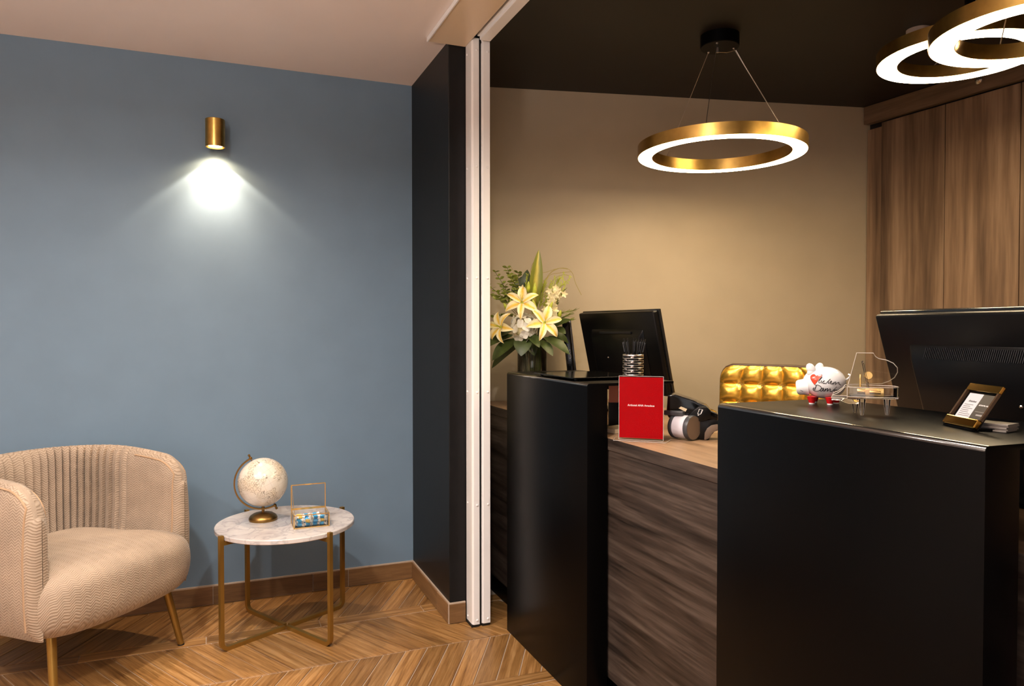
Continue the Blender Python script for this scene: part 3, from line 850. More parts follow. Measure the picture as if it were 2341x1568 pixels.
# ------------------------------------------------------------------ card terminal
vd = Vector((1.405, 2.03, 0)).normalized()
term = thing('card_terminal', 'black card payment terminal with a silver paper roll end lying on the desk', 'card terminal', (1.405 + 0.06 * vd.x, 2.03 + 0.06 * vd.y, 0.9255), math.atan2(-vd.x, vd.y))
# local x = image right, local y = away from the viewer
def yz_extr(poly, y0, y1):
    mb = MB(); n = len(poly)
    v = [(x, y0, z) for x, z in poly] + [(x, y1, z) for x, z in poly]
    return mb.add(v, [tuple(range(n)), tuple(range(2 * n - 1, n - 1, -1))] + [(i, n + i, n + (i + 1) % n, (i + 1) % n) for i in range(n)])
# sloping upper body with screen
obj('body', yz_extr([(-0.028, 0.085), (-0.024, 0.147), (0.002, 0.150), (0.055, 0.134), (0.105, 0.113), (0.118, 0.097), (0.14, 0.088), (0.14, 0.06), (0.06, 0.05), (-0.02, 0.07)], 0.0, 0.085), M['gloss_black'], term, smooth=40, bevel=0.004, seg=3)
obj('cheek', yz_extr([(0.03, 0.065), (0.06, 0.098), (0.078, 0.112), (0.105, 0.111), (0.117, 0.098), (0.117, 0.072), (0.09, 0.062)], -0.010, -0.0003), M['plastic_black'], term, smooth=40, bevel=0.003)
arcp = [(0.055, 0.066)] + [(0.125 + 0.052 * math.cos(a), 0.018 + 0.052 * math.sin(a)) for a in [math.radians(x_) for x_ in (110, 90, 60, 30)]] + [(0.175, 0.03)] + [(0.17, 0.03), (0.15, 0.036), (0.13, 0.030), (0.118, 0.015), (0.11, 0.0), (0.085, 0.0), (0.06, 0.01)]
obj('foot', yz_extr(arcp, -0.004, 0.07), M['plastic_black'], term, smooth=40, bevel=0.002)
ar2 = [(0.096, 0.002)] + [(0.135 + 0.039 * math.cos(a), 0.014 + 0.04 * math.sin(a)) for a in [math.radians(x_) for x_ in (190, 165, 140, 115, 90)]] + [(0.15, 0.053), (0.15, 0.036), (0.135, 0.034), (0.122, 0.024), (0.116, 0.010), (0.10, 0.0)]
obj('handle', yz_extr(ar2, -0.008, -0.0042), M['taupe'], term, smooth=40, bevel=0.001)
mb = MB(); ax = Vector((0.80, -0.60, 0)); c1 = Vector((0.062, -0.030, 0.0425)); c0 = c1 - ax * 0.078
Tc = frame(c0, Vector((0, 0, 1)).cross(ax), ax)
Tc = (ax.to_track_quat('Z', 'Y').to_matrix().to_4x4()); Tc.translation = c0
mb.lathe([(0.0, 0), (0.040, 0), (0.0415, 0.004), (0.0415, 0.012), (0.039, 0.014)], 40, 0, Tc)
mb.lathe([(0.039, 0.014), (0.039, 0.060)], 40, 1, Tc)
mb.lathe([(0.039, 0.060), (0.0415, 0.062), (0.0415, 0.074), (0.040, 0.078)], 40, 0, Tc)
obj('roll_housing', mb, [M['grey_plastic'], M['roll']], term, smooth=40)
mb = MB(); mb.lathe([(0.0, 0.0785), (0.0385, 0.0785), (0.0385, 0.0775)], 40, 0, Tc)
obj('end_cap', mb, M['taupe'], term, smooth=40)
obj('roll_lid', MB().box(-0.036, 0.032, -0.012, 0.012, 0.079, 0.096, T=Matrix.Rotation(math.radians(-20), 4, 'Z')), M['grey_plastic'], term, smooth=40, bevel=0.004)
# card symbol on the cheek
mb = MB()
def outline(pts, r=0.0006): mb.tube([Vector((x, -0.0107, z)) for x, z in pts], r, 5)
outline([(0.074, 0.088), (0.080, 0.104), (0.089, 0.102), (0.083, 0.086), (0.074, 0.088)], 0.0009)
outline([(0.0855, 0.088), (0.091, 0.102)], 0.0007)
mb.prism([(0.074, 0.0855), (0.080, 0.084), (0.0755, 0.0815)], -0.0005, 0.0005, T=Matrix.Translation((0, -0.0107, 0)) @ Matrix.Rotation(PI / 2, 4, 'X'))
obj('card_symbol', mb, M['print_white'], term)
mb = MB(); mb.prism([(0.012, 0.104), (0.020, 0.110), (0.040, 0.102), (0.035, 0.093)], -0.0004, 0.0004, T=Matrix.Translation((0, -0.0005, 0)) @ Matrix.Rotation(PI / 2, 4, 'X'))
obj('paper_slip', mb, M['cream'], term, smooth=0)

# papers seen under the small counter's top
lf = thing('leaflet', 'salmon leaflet propped under the smaller black counter top', 'leaflet', (1.43, 2.43, 0.9255), math.radians(-25))
mb = MB(); mb.box(-0.04, 0.04, 0, 0.002, 0.09, 0.165)
obj('page', mb, M['pink'], lf, smooth=0)
mb = MB(); mb.box(-0.04, 0.04, -0.002, 0.03, 0.0, 0.09)
obj('holder', mb, M['plastic_black'], lf, smooth=0)
mb = MB(); mb.box(-0.06, 0.06, -0.04, 0.04, 0, 0.014)
obj('notepad', mb, M['cream'], smooth=0, label='cream notepad on the desk under the smaller black counter top', cat='notepad', loc=(1.36, 2.32, 0.9255), rot=(0, 0, 0.3))

# ------------------------------------------------------------------ pen cup and pens
cup = thing('pen_cup', 'perforated silver metal pen cup on the black tray', 'pen holder', (1.432, 2.335, 1.1255))
mb = MB(); nA = 40; rows = [0.0, 0.005]
z = 0.005
while z < 0.068:
    rows += [z + 0.0058, z + 0.0085]; z += 0.0085
rows.append(0.078)
R_ = 0.0375
v = [(R_ * math.cos(2 * PI * i / nA), R_ * math.sin(2 * PI * i / nA), z) for z in rows for i in range(nA)]
f = []
for k in range(len(rows) - 1):
    slot = (k % 2 == 1) and k < len(rows) - 2
    for i in range(nA):
        if slot and (i + (k // 2 % 2) * 5) % 10 not in (0, 1): continue
        f.append((k * nA + i, k * nA + (i + 1) % nA, (k + 1) * nA + (i + 1) % nA, (k + 1) * nA + i))
mb.add(v, f)
o = obj('wall', mb, M['steel'], cup, solid=0.0012)
mb = MB(); mb.cyl((0, 0, 0.0), (0, 0, 0.002), 0.037, n=32)
obj('bottom', mb, M['steel'], cup)
mb = MB(); mb.lathe([(0.0350, 0.003), (0.0350, 0.07)], 32)
obj('liner', mb, M['rubber'], cup)
pen0 = None
pens = [(-0.024, 0.0, -0.17), (-0.016, -0.012, -0.10), (-0.010, 0.010, -0.13), (-0.003, -0.006, 0.02), (0.004, 0.012, 0.06), (0.010, -0.012, 0.12), (0.014, 0.004, 0.18), (0.020, -0.004, 0.22), (0.023, 0.010, 0.26), (-0.02, 0.012, -0.2)]
cr = Vector((0.87, -0.49, 0)); cv = Vector((0.49, 0.87, 0))
for i, (a, b_, ln) in enumerate(pens):
    if pen0 is None:
        pen0 = thing('pen', 'black click pen standing in the silver pen cup', 'pen', group='black pens in the pen cup')
        mb = MB(); mb.lathe([(0.0, 0), (0.001, 0.002), (0.0035, 0.012), (0.004, 0.02), (0.004, 0.120), (0.003, 0.123), (0.003, 0.127), (0.0018, 0.128), (0.0018, 0.134), (0, 0.1345)], 12)
        obj('barrel', mb, M['plastic_black'], pen0)
        mb = MB(); mb.box(-0.0014, 0.0014, -0.0066, -0.0054, 0.085, 0.122); mb.box(-0.0014, 0.0014, -0.006, -0.003, 0.118, 0.122)
        obj('clip', mb, M['grey_plastic'], pen0)
        t = pen0
    else:
        t = pen0.copy(); C.objects.link(t)
        for ch in list(pen0.children):
            c_ = ch.copy(); C.objects.link(c_); c_.parent = t
    p = Vector((1.432, 2.335, 1.1285)) + cr * a * 0.45 + cv * b_
    t.location = p
    top_ = cr * math.sin(ln) + Vector((0, 0, math.cos(ln)))
    t.rotation_mode = 'QUATERNION'
    t.rotation_quaternion = top_.to_track_quat('Z', 'Y') @ Matrix.Rotation(random.uniform(-1, 1), 3, 'Z').to_quaternion()

ords = ['leftmost', 'second', 'third', 'fourth', 'fifth', 'sixth', 'seventh', 'eighth', 'ninth', 'rightmost']
allp = [o for o in C.objects if o.name.split('.')[0] == 'pen' and o.get('category') == 'pen']
allp.sort(key=lambda o: (o.location + o.rotation_quaternion.to_matrix() @ Vector((0, 0, 0.13)) if o.rotation_mode == 'QUATERNION' else o.location).dot(cr))
for i, o in enumerate(allp):
    o['label'] = 'black click pen in the silver pen cup, ' + (ords[i] + ' of the ten tips' if i in (0, 9) else ords[i] + ' of ten tips counted from the left')

# ------------------------------------------------------------------ gold chair
gd = Vector((0.485, -0.875, 0)).normalized()
gc = thing('office_chair', 'gold quilted high stool chair with dark piping behind the desk', 'chair', (2.055, 2.43, 0), math.atan2(gd.y, gd.x))
# local x to the viewer's right; local -y faces the desk
gw, gz0, gz1 = 0.232, 0.64, 1.130
def backy(x, z): return 0.22 + 0.05 * (z - 0.66) / 0.49 - 0.9 * x * x * 0.35
nx, nz = 5, 6
def quilt(side):
    mbq = MB(); NX, NZ = nx * 8, nz * 8
    def fn(u, v):
        x = (u - 0.5) * 2; z = v
        # rounded corners at top
        hw = gw * (1.0 - 0.05 * (1 - v))
        if v > 0.86:
            q_ = (v - 0.86) / 0.14; hw -= 0.05 * (1 - math.sqrt(max(0, 1 - q_ * q_)))
        X = x * hw; Z = gz0 + (gz1 - gz0) * v
        pu = abs(math.sin(PI * u * nx)); pv = abs(math.sin(PI * v * nz))
        puff = 0.016 * (pu * pv) ** 0.55 * (1 + 0.12 * math.sin(17 * u * nx) * math.sin(13 * v * nz))
        return (X, backy(X, Z) - side * (0.016 + puff), Z)
    return mbq.grid(fn, NX, NZ)
obj('backrest', quilt(1), M['gold_leather'], gc, smooth=60)
mb = MB()
def slabf(u, v):
    x = (u - 0.5) * 2; hw = gw * (1.0 - 0.05 * (1 - v)) 
    if v > 0.86:
        q_ = (v - 0.86) / 0.14; hw -= 0.05 * (1 - math.sqrt(max(0, 1 - q_ * q_)))
    X = x * hw; Z = gz0 + (gz1 - gz0) * v
    return (X, backy(X, Z) + 0.022, Z)
mb.grid(slabf, 20, 30); mb.grid(lambda u, v: (slabf(u, v)[0], slabf(u, v)[1] - 0.038, slabf(u, v)[2]), 20, 30)
obj('back_shell', mb, M['brass_dark'], gc, smooth=60)
edge = []
for v in [i / 40 for i in range(41)]: edge.append(slabf(0, v))
for u in [i / 20 for i in range(1, 20)]: edge.append(slabf(u, 1))
for v in [i / 40 for i in range(40, -1, -1)]: edge.append(slabf(1, v))
mb = MB(); mb.tube([Vector(p) + Vector((0, -0.02, 0)) for p in edge], 0.009, 8)
obj('piping', mb, plain('dark_brown_piping', (0.05, 0.022, 0.01), 0.4), gc, smooth=60)
mb = MB(); mb.grid(lambda u, v: ((u - 0.5) * 0.44, -0.2 + 0.42 * v, 0.66 + 0.03 * (abs(math.sin(PI * u * 4) * math.sin(PI * v * 4))) ** 0.5), 32, 32); mb.box(-0.22, 0.22, -0.2, 0.22, 0.60, 0.66)
obj('seat', mb, M['gold_leather'], gc, smooth=60)
mb = MB(); mb.cyl((0, 0, 0.04), (0, 0, 0.60), 0.028, n=20)
obj('column', mb, M['chrome'], gc)
mb = MB(); mb.lathe([(0.0, 0.0), (0.21, 0.0), (0.21, 0.012), (0.05, 0.035), (0.03, 0.06), (0, 0.06)], 40)
obj('foot_plate', mb, M['chrome'], gc)

# ------------------------------------------------------------------ piggy bank
pv = Vector((1.364, 1.358, 0)).normalized()
pig = thing('piggy_bank', 'white porcelain piggy bank with a red heart, handwriting and red feet', 'piggy bank', (1.364 + pv.x * 0.035, 1.358 + pv.y * 0.035, 1.1135), math.atan2(-pv.x, pv.y))
BC = Vector((0.004, 0.0, 0.052)); BR = (0.050, 0.040, 0.0395)
def pigbody(u, v):
    # lathe along x with egg profile
    a = PI * v; x = -math.cos(a); r = math.sin(a)
    r *= 1.0 + 0.06 * x
    return (BC.x + x * BR[0], BC.y + BR[1] * r * math.cos(2 * PI * u), BC.z + BR[2] * r * math.sin(2 * PI * u))
mb = MB(); mb.grid(pigbody, 40, 24, 0, None, True)
obj('body', mb, M['porcelain'], pig, smooth=80)
mb = MB(); Ts = Matrix.Translation((-0.044, -0.004, 0.040)) @ Matrix.Rotation(-PI / 2 - 0.12, 4, 'Y')
mb.lathe([(0.0225, -0.012), (0.0195, 0.0), (0.0185, 0.010), (0.0165, 0.0145), (0.013, 0.0165), (0.0, 0.017)], 32, 0, Ts)
obj('snout', mb, M['porcelain'], pig, smooth=60)
mb = MB(); mb.tube([(-0.053, -0.0185, 0.038), (-0.050, -0.0215, 0.033), (-0.044, -0.0225, 0.031)], 0.0006, 5)
obj('mouth', mb, M['ink'], pig)
for sx, yy, lean in ((-0.0265, -0.016, -0.5), (-0.008, 0.012, 0.3)):
    mb = MB(); Te = Matrix.Translation((sx, yy, 0.086)) @ Matrix.Rotation(lean, 4, 'Y')
    mb.ell((0, 0, 0), (0.0105, 0.007, 0.0145), 16, 10, 0, Te)
    mb.ell((-0.004, -0.001, -0.008), (0.0095, 0.006, 0.009), 14, 8, 0, Te)
    obj('ear', mb, M['porcelain'], pig, smooth=80)
for sx, sy in ((-0.024, -0.020), (0.017, -0.022), (-0.018, 0.02), (0.031, 0.012)):
    mb = MB(); mb.lathe([(0.0, 0.0), (0.0065, 0.0), (0.0068, 0.003)], 18, 1); mb.lathe([(0.0068, 0.003), (0.0085, 0.009), (0.0115, 0.018), (0.0, 0.021)], 18, 0)
    obj('foot', mb, [M['pig_red'], M['porcelain']], pig, loc=(sx, sy, 0), smooth=50)
mb = MB(); mb.tube([(BC.x + BR[0] * 0.98, 0, 0.06), (BC.x + BR[0] + 0.006, 0.003, 0.066), (BC.x + BR[0] + 0.008, -0.003, 0.072), (BC.x + BR[0] + 0.004, 0, 0.074)], 0.0022, 6)
obj('tail', mb, M['porcelain'], pig)
def onpig(px, py, lift=0.0004):
    """drawing coordinates (a flat sketch) wrapped on the near side of the body"""
    x = (px - 669) * 0.0001177; z = 0.0355 - (py - 752) * 0.0001177
    xx = (x - BC.x) / BR[0]; zz = (z - BC.z) / BR[2]
    rr = math.sqrt(max(0.02, 1 - xx * xx)) * (1 + 0.06 * xx)
    s_ = max(0.02, rr * rr - zz * zz)
    return Vector((x, BC.y - BR[1] * math.sqrt(s_) - lift, z))
def dense(pts, n=3):
    out = []
    for i in range(len(pts) - 1):
        p0 = pts[max(i - 1, 0)]; p1 = pts[i]; p2 = pts[i + 1]; p3 = pts[min(i + 2, len(pts) - 1)]
        for k in range(n):
            t = k / n
            out.append(tuple(0.5 * (2 * p1[j] + (p2[j] - p0[j]) * t + (2 * p0[j] - 5 * p1[j] + 4 * p2[j] - p3[j]) * t * t + (3 * p1[j] - p0[j] - 3 * p2[j] + p3[j]) * t ** 3) for j in range(2)))
    out.append(pts[-1]); return out
heart = [(520, 645), (470, 580), (440, 520), (442, 470), (475, 436), (515, 432), (548, 462), (590, 438), (660, 432), (640, 485), (590, 540), (555, 590)]
hp = dense(heart + [heart[0]], 4)[:-1]
mb = MB(); cc = (530, 520)
vs = [onpig(*cc)] + [onpig(cc[0] + (x_ - cc[0]) * s_, cc[1] + (y_ - cc[1]) * s_) for s_ in (0.35, 0.7, 1.0) for x_, y_ in hp]
n_ = len(hp); fs = [(0, 1 + i, 1 + (i + 1) % n_) for i in range(n_)]
for r_ in range(2): fs += [(1 + r_ * n_ + i, 1 + (r_ + 1) * n_ + i, 1 + (r_ + 1) * n_ + (i + 1) % n_, 1 + r_ * n_ + (i + 1) % n_) for i in range(n_)]
mb.add(vs, fs)
obj('heart', mb, M['heart_red'], pig, smooth=80)
strokes = [heart + [heart[0]],
    [(595, 560), (640, 510), (660, 475), (635, 500), (600, 560), (600, 598), (625, 592)],
    [(652, 545), (636, 588), (650, 600)], [(676, 512), (684, 516)],
    [(712, 552), (690, 556), (668, 590), (685, 606), (715, 592)],
    [(815, 512), (770, 560), (722, 612), (760, 572), (780, 570), (775, 598), (795, 600)],
    [(800, 592), (838, 574), (838, 552), (815, 562), (812, 598), (840, 612), (868, 596)],
    [(884, 568), (864, 626), (900, 578), (922, 576), (908, 628), (950, 588), (978, 580), (978, 612), (1012, 636)],
    [(552, 650), (535, 700), (515, 752)],
    [(530, 650), (580, 642), (635, 672), (645, 720), (600, 762), (535, 778), (495, 755), (492, 720), (512, 706)],
    [(692, 702), (650, 712), (625, 755), (650, 772), (692, 712), (682, 762), (706, 764)],
    [(726, 708), (706, 772), (740, 724), (768, 708), (758, 772), (795, 722), (820, 716), (812, 765), (838, 776)],
    [(938, 668), (895, 715), (842, 778)], [(944, 742), (905, 738), (872, 742), (895, 756), (905, 778)]]
mb = MB()
for st in strokes:
    mb.tube([onpig(*p, lift=0.0005) for p in dense(st, 3)], 0.00075 if st is not strokes[0] else 0.0004, 5)
obj('handwriting', mb, M['ink'], pig, smooth=60)

# ------------------------------------------------------------------ crystal piano music box
cvv = Vector((1.295, 1.175, 0)).normalized()
M['piano_wall'] = thin_glass('piano_acrylic', (0.96, 0.96, 0.95), 1.0)
M['edge_glint'] = plain('acrylic_highlight', (0.62, 0.56, 0.48), 0.15, coat=0.5)  # pale colour for tubes that paint highlights along the acrylic edges
pno = thing('crystal_piano', 'clear crystal grand piano music box with a raised lid beside the piggy bank', 'figurine', (1.295, 1.175, 1.1135), math.atan2(-cvv.x, cvv.y))
# local x = image right, local y = away
plan = [(-0.030, -0.028), (0.012, -0.028), (0.030, -0.022), (0.052, -0.012), (0.066, 0.004), (0.068, 0.022), (0.060, 0.036), (0.045, 0.042), (-0.030, 0.042)]
plan = dense(plan + [plan[0]], 3)[:-1]
plan = [(-0.030, -0.028), (0.005, -0.028), (0.022, -0.026), (0.038, -0.020), (0.050, -0.017), (0.061, -0.012), (0.0675, 0.0), (0.068, 0.018), (0.063, 0.033), (0.052, 0.041), (0.03, 0.044), (-0.030, 0.044)]
mb = MB(); mb.prism(plan, 0.036, 0.040)
def rim(pl, t):
    c = (sum(p[0] for p in pl) / len(pl), sum(p[1] for p in pl) / len(pl)); out = []
    for x_, y_ in pl:
        L_ = math.hypot(x_ - c[0], y_ - c[1]); out.append((c[0] + (x_ - c[0]) * (L_ - t) / L_, c[1] + (y_ - c[1]) * (L_ - t) / L_))
    return out
inn = rim(plan, 0.004); n_ = len(plan)
v = [(x_, y_, z) for z in (0.0402, 0.060) for x_, y_ in plan] + [(x_, y_, z) for z in (0.0402, 0.060) for x_, y_ in inn]
fs = []
for i in range(n_):
    j = (i + 1) % n_
    fs += [(i, j, n_ + j, n_ + i), (2 * n_ + i, 3 * n_ + i, 3 * n_ + j, 2 * n_ + j), (n_ + i, n_ + j, 3 * n_ + j, 3 * n_ + i), (i, 2 * n_ + i, 2 * n_ + j, j)]
obj('soundboard', mb, M['crystal'], pno, smooth=25, bevel=0.0006)
obj('case', MB().add(v, fs), M['piano_wall'], pno, smooth=25)
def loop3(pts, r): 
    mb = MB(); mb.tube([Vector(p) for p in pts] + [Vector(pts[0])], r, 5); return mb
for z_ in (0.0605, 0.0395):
    obj('edge_highlight', loop3([(x_, y_, z_) for x_, y_ in plan], 0.0007), M['edge_glint'], pno)
# key bed with curved cheeks
def xz(poly, y0, y1): return yz_extr(poly, y0, y1)
obj('key_bed', xz([(-0.062, 0.030), (-0.044, 0.030), (-0.028, 0.024), (-0.008, 0.024), (-0.008, 0.033), (-0.030, 0.0355), (-0.062, 0.0355)], -0.024, 0.042), M['crystal'], pno, smooth=25, bevel=0.0006)
ck = [(-0.062, 0.0358), (-0.031, 0.0358), (-0.031, 0.0605), (-0.036, 0.0605), (-0.042, 0.053), (-0.050, 0.046), (-0.060, 0.042)]
for y0 in (-0.027, 0.038):
    ch_ = obj('cheek', xz(ck, y0, y0 + 0.005), M['piano_wall'], pno, smooth=25)
    obj('edge_highlight', loop3([(x_, y0, z_) for x_, z_ in ck], 0.0007), M['edge_glint'], ch_)
for x_, y_ in ((-0.016, 0.030), (-0.002, -0.018), (0.046, 0.002)):
    mb = MB(); mb.lathe([(0.0, 0.0), (0.0035, 0.0), (0.0072, 0.0325), (0.0, 0.0325)], 6)
    zt_ = 0.0235 if x_ < -0.01 else 0.036
    mb = MB(); mb.lathe([(0.0, 0.0), (0.0032, 0.0), (0.0070, zt_), (0.0, zt_)], 6)
    lg_ = obj('leg', mb, M['piano_wall'], pno, loc=(x_, y_, 0.0), smooth=0)
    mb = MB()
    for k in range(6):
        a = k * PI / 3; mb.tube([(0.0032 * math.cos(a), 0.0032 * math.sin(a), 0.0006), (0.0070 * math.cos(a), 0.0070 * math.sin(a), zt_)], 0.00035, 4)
    obj('edge_highlight', mb, M['edge_glint'], lg_, kind='stuff')  # thin pale lines painting the highlights on the leg's edges
# lid: plan outline raised on a hinge at the far side
lid = [(-0.030, 0.0), (-0.0135, 0.072), (0.019, 0.072), (0.0235, 0.064), (0.030, 0.0595), (0.045, 0.0565), (0.058, 0.050), (0.066, 0.040), (0.0665, 0.030), (0.061, 0.018), (0.050, 0.009), (0.036, 0.003)]
Tl = Matrix.Translation((0, 0.044, 0.0615)) @ Matrix.Rotation(math.radians(102), 4, 'X')
mb = MB(); mb.prism(lid, -0.0011, 0.0011, 0, Tl)
lid_o = obj('lid', mb, M['piano_wall'], pno, smooth=25)
obj('edge_highlight', loop3([Tl @ Vector((x_, y_, 0)) for x_, y_ in lid], 0.0009), M['edge_glint'], lid_o)
mb = MB(); mb.cyl((0.010, -0.020, 0.060), (-0.002, 0.030, 0.113), 0.0022, n=6)
obj('prop_stick', mb, M['crystal'], pno, smooth=20)
mb = MB(); mb.box(0.004, 0.040, 0.000, 0.026, 0.0405, 0.056); mb.cyl((-0.012, 0.014, 0.049), (0.004, 0.014, 0.049), 0.006, n=16); mb.cyl((0.012, -0.003, 0.049), (0.034, -0.003, 0.049), 0.0045, n=16)
mb.cyl((-0.006, 0.02, 0.056), (-0.006, 0.023, 0.085), 0.002, n=8)
obj('music_mechanism', mb, M['gold_thin'], pno, smooth=30, bevel=0.001)
mb = MB(); mb.lathe([(0.0, 0.0), (0.008, 0.0), (0.009, 0.0015), (0.008, 0.003), (0.0, 0.003)], 20, 0, Matrix.Translation((0.010, 0.028, 0.083)) @ Matrix.Rotation(PI / 2, 4, 'X'))
obj('winding_key', mb, M['gold_thin'], pno)

# ------------------------------------------------------------------ business card holder
cd = Vector((1.265 - 1.303, 0.899 - 0.993, 0)); 
hold = thing('card_holder', 'small brass and acrylic card holder leaning on the larger black counter', 'card holder', (1.303, 0.993, 1.1135), math.atan2(cd.y, cd.x))
HW = cd.length * 0.95
# leaning frame: local x along lower edge, leans backward (local +y -> away)
lean = math.radians(34)
Tt = Matrix.Translation((0, 0.0, 0.004)) @ Matrix.Rotation(PI / 2 - lean, 4, 'X')
HH = 0.092
mb = MB(); mb.box(0, HW, 0, HH, -0.0065, -0.0045, 0, Tt)
obj('back_plate', mb, M['gloss_black'], hold, smooth=0, bevel=0.0006)
mb = MB(); mb.box(0.012, HW * 0.55, 0.019, 0.073, -0.0044, -0.0036, 0, Tt)
cw = obj('card', mb, M['paper'], hold, smooth=0)
mb = MB(); mb.box(HW * 0.55, HW - 0.010, 0.019, 0.073, -0.0044, -0.0036, 0, Tt)
cb = obj('card', mb, M['dark_card'], hold, smooth=0, label='dark card')
def cardtext(txt, size, x, y, mat, par, al='CENTER', sh=0):
    tm = text_mb(txt, size, 0.00008, al, sh)
    mb = MB(); mb.add(tm.v, tm.f, 0, Tt @ Matrix.Translation((x, y, -0.0035)))
    obj('lettering', mb, mat, par, smooth=0, clean=False)
cardtext('Amadeus', 0.0062, 0.034, 0.056, M['ink'], cw, sh=0.3)
cardtext('ARTHOTEL ANA', 0.0038, HW * 0.55 + 0.019, 0.050, M['print_white'], cb)
mb = MB()
for i, w_ in enumerate((0.026, 0.020, 0.030, 0.022, 0.024, 0.032, 0.034)):
    y = 0.048 - i * 0.0040; mb.box(0.017, 0.017 + w_, y, y + 0.0009, -0.0036, -0.0034, 0, Tt)
obj('print_line', mb, M['dark_card'], cw, smooth=0)
mb = MB(); mb.box(HW * 0.55 + 0.006, HW * 0.55 + 0.036, 0.036, 0.0367, -0.0036, -0.0034, 0, Tt); mb.box(HW * 0.55 + 0.014, HW * 0.55 + 0.032, 0.028, 0.031, -0.0036, -0.0034, 0, Tt)
obj('print_line', mb, plain('grey_print', (0.25, 0.24, 0.23), 0.5), cb, smooth=0)
mb = MB(); mb.box(0, HW, 0, 0.018, -0.0044, 0.0045, 0, Tt)
obj('lower_bar', mb, M['bar_brass'], hold, smooth=0, bevel=0.002)
mb = MB(); mb.box(0, HW, 0.077, HH, -0.0044, 0.001, 0, Tt)
obj('upper_bar', mb, M['bar_brass'], hold, smooth=0, bevel=0.001)
M['bronze'] = plain('bronze_acrylic', (0.06, 0.035, 0.02), 0.12)
for x_ in (0.0, HW - 0.0045):
    obj('side_rail', MB().box(x_, x_ + 0.0045, 0.018, 0.077, -0.0044, 0.001, 0, Tt), M['bronze'], hold, smooth=0)
mb = MB(); mb.box(0.004, HW - 0.004, -0.003, 0.05, -0.0, 0.004)
obj('base_plate', mb, M['gloss_black'], hold, smooth=0)
stk = Vector((1.303, 0.993, 1.1135)) + cd * 0.95
mb = MB(); mb.box(-0.042, 0.042, 0, 0.026, 0.0045, 0.0175)
T_ = None
pile = thing('business_cards', 'pile of grey business cards behind the card holder', 'card', (1.318, 0.905, 1.1135), math.atan2(cd.y, cd.x) + 0.6)
for i in range(5):
    mb = MB(); mb.box(-0.030, 0.030, -0.018, 0.026, 0, 0.0026)
    obj('card', mb, M['paper_dim'], pile, smooth=0, loc=(random.uniform(-0.002, 0.002), random.uniform(-0.002, 0.002), i * 0.0028))

# ------------------------------------------------------------------ flower vase and bouquet
KS = 1.127
VX, VY, VZ = 1.403, 3.198, 0.9255
vase = thing('glass_vase', 'tall clear glass cylinder vase of stems standing behind the smaller black counter', 'vase', (VX, VY, VZ))
mb = MB(); mb.lathe([(0.0, 0.0), (0.068, 0.0), (0.070, 0.002), (0.070, 0.325), (0.0685, 0.327), (0.0670, 0.325), (0.0670, 0.016), (0.0, 0.016)], 40)
obj('glass_wall', mb, M['glass'], vase, smooth=50)
mb = MB(); mb.tube([(0.0690 * math.cos(a), 0.0690 * math.sin(a), 0.326) for a in [i * PI / 20 for i in range(41)]], 0.0012, 5)
obj('rim', mb, thin_glass('rim_glass', (0.75, 0.8, 0.78), 1.0), vase)
bq = thing('flower_bouquet', 'bouquet of yellow lilies, white hydrangea and green sprays in the glass vase', 'flowers', (VX, VY, VZ))
E_ = Vector((0.917, -0.4, 0)); Nn = Vector((-0.4, -0.917, 0)); Zz = Vector((0, 0, 1))
def bp_(u, z, d=0.0): return E_ * u * KS + Nn * d * KS + Zz * (1.3 + (z - 1.3) * KS - VZ)
def leaf_mb(base, tip, width, nrm, bend=0.0, nu=10, nv=6, curl=0.15, sharp=1.0, mb=None):
    base = Vector(base); tip = Vector(tip); ax_ = tip - base; L_ = ax_.length; ax_.normalize()
    nrm = Vector(nrm); nrm = (nrm - ax_ * nrm.dot(ax_)).normalized(); sd_ = ax_.cross(nrm)
    mb = mb or MB()
    def fn(u, v):
        wv = math.sin(PI * min(1, (v ** sharp) * 0.96 + 0.04)) ** 0.8 * width / 2
        s_ = (u - 0.5) * 2
        return tuple(base + ax_ * L_ * v + sd_ * s_ * wv + nrm * (bend * math.sin(PI * v) * L_ + curl * wv * s_ * s_))
    return mb.grid(fn, nv, nu)
# stems in the vase (one part each)
for i in range(18):
    a = random.uniform(0, 2 * PI); r0 = random.uniform(0.0, 0.04); r1 = random.uniform(0.01, 0.05)
    mb = MB(); mb.tube([(r0 * math.cos(a + 2), r0 * math.sin(a + 2), 0.02), (r1 * 0.5 * math.cos(a), r1 * 0.5 * math.sin(a), 0.18), (r1 * math.cos(a), r1 * math.sin(a), 0.38)], random.uniform(0.002, 0.005), 6)
    obj('stem', mb, M['stem'], bq)
for i in range(5):
    a = random.uniform(0, 2 * PI)
    obj('leaf', leaf_mb((0.03 * math.cos(a), 0.03 * math.sin(a), 0.12), (0.045 * math.cos(a), 0.045 * math.sin(a), 0.31), 0.045, (math.cos(a), math.sin(a), 0)), M['leaf_dark'], bq)
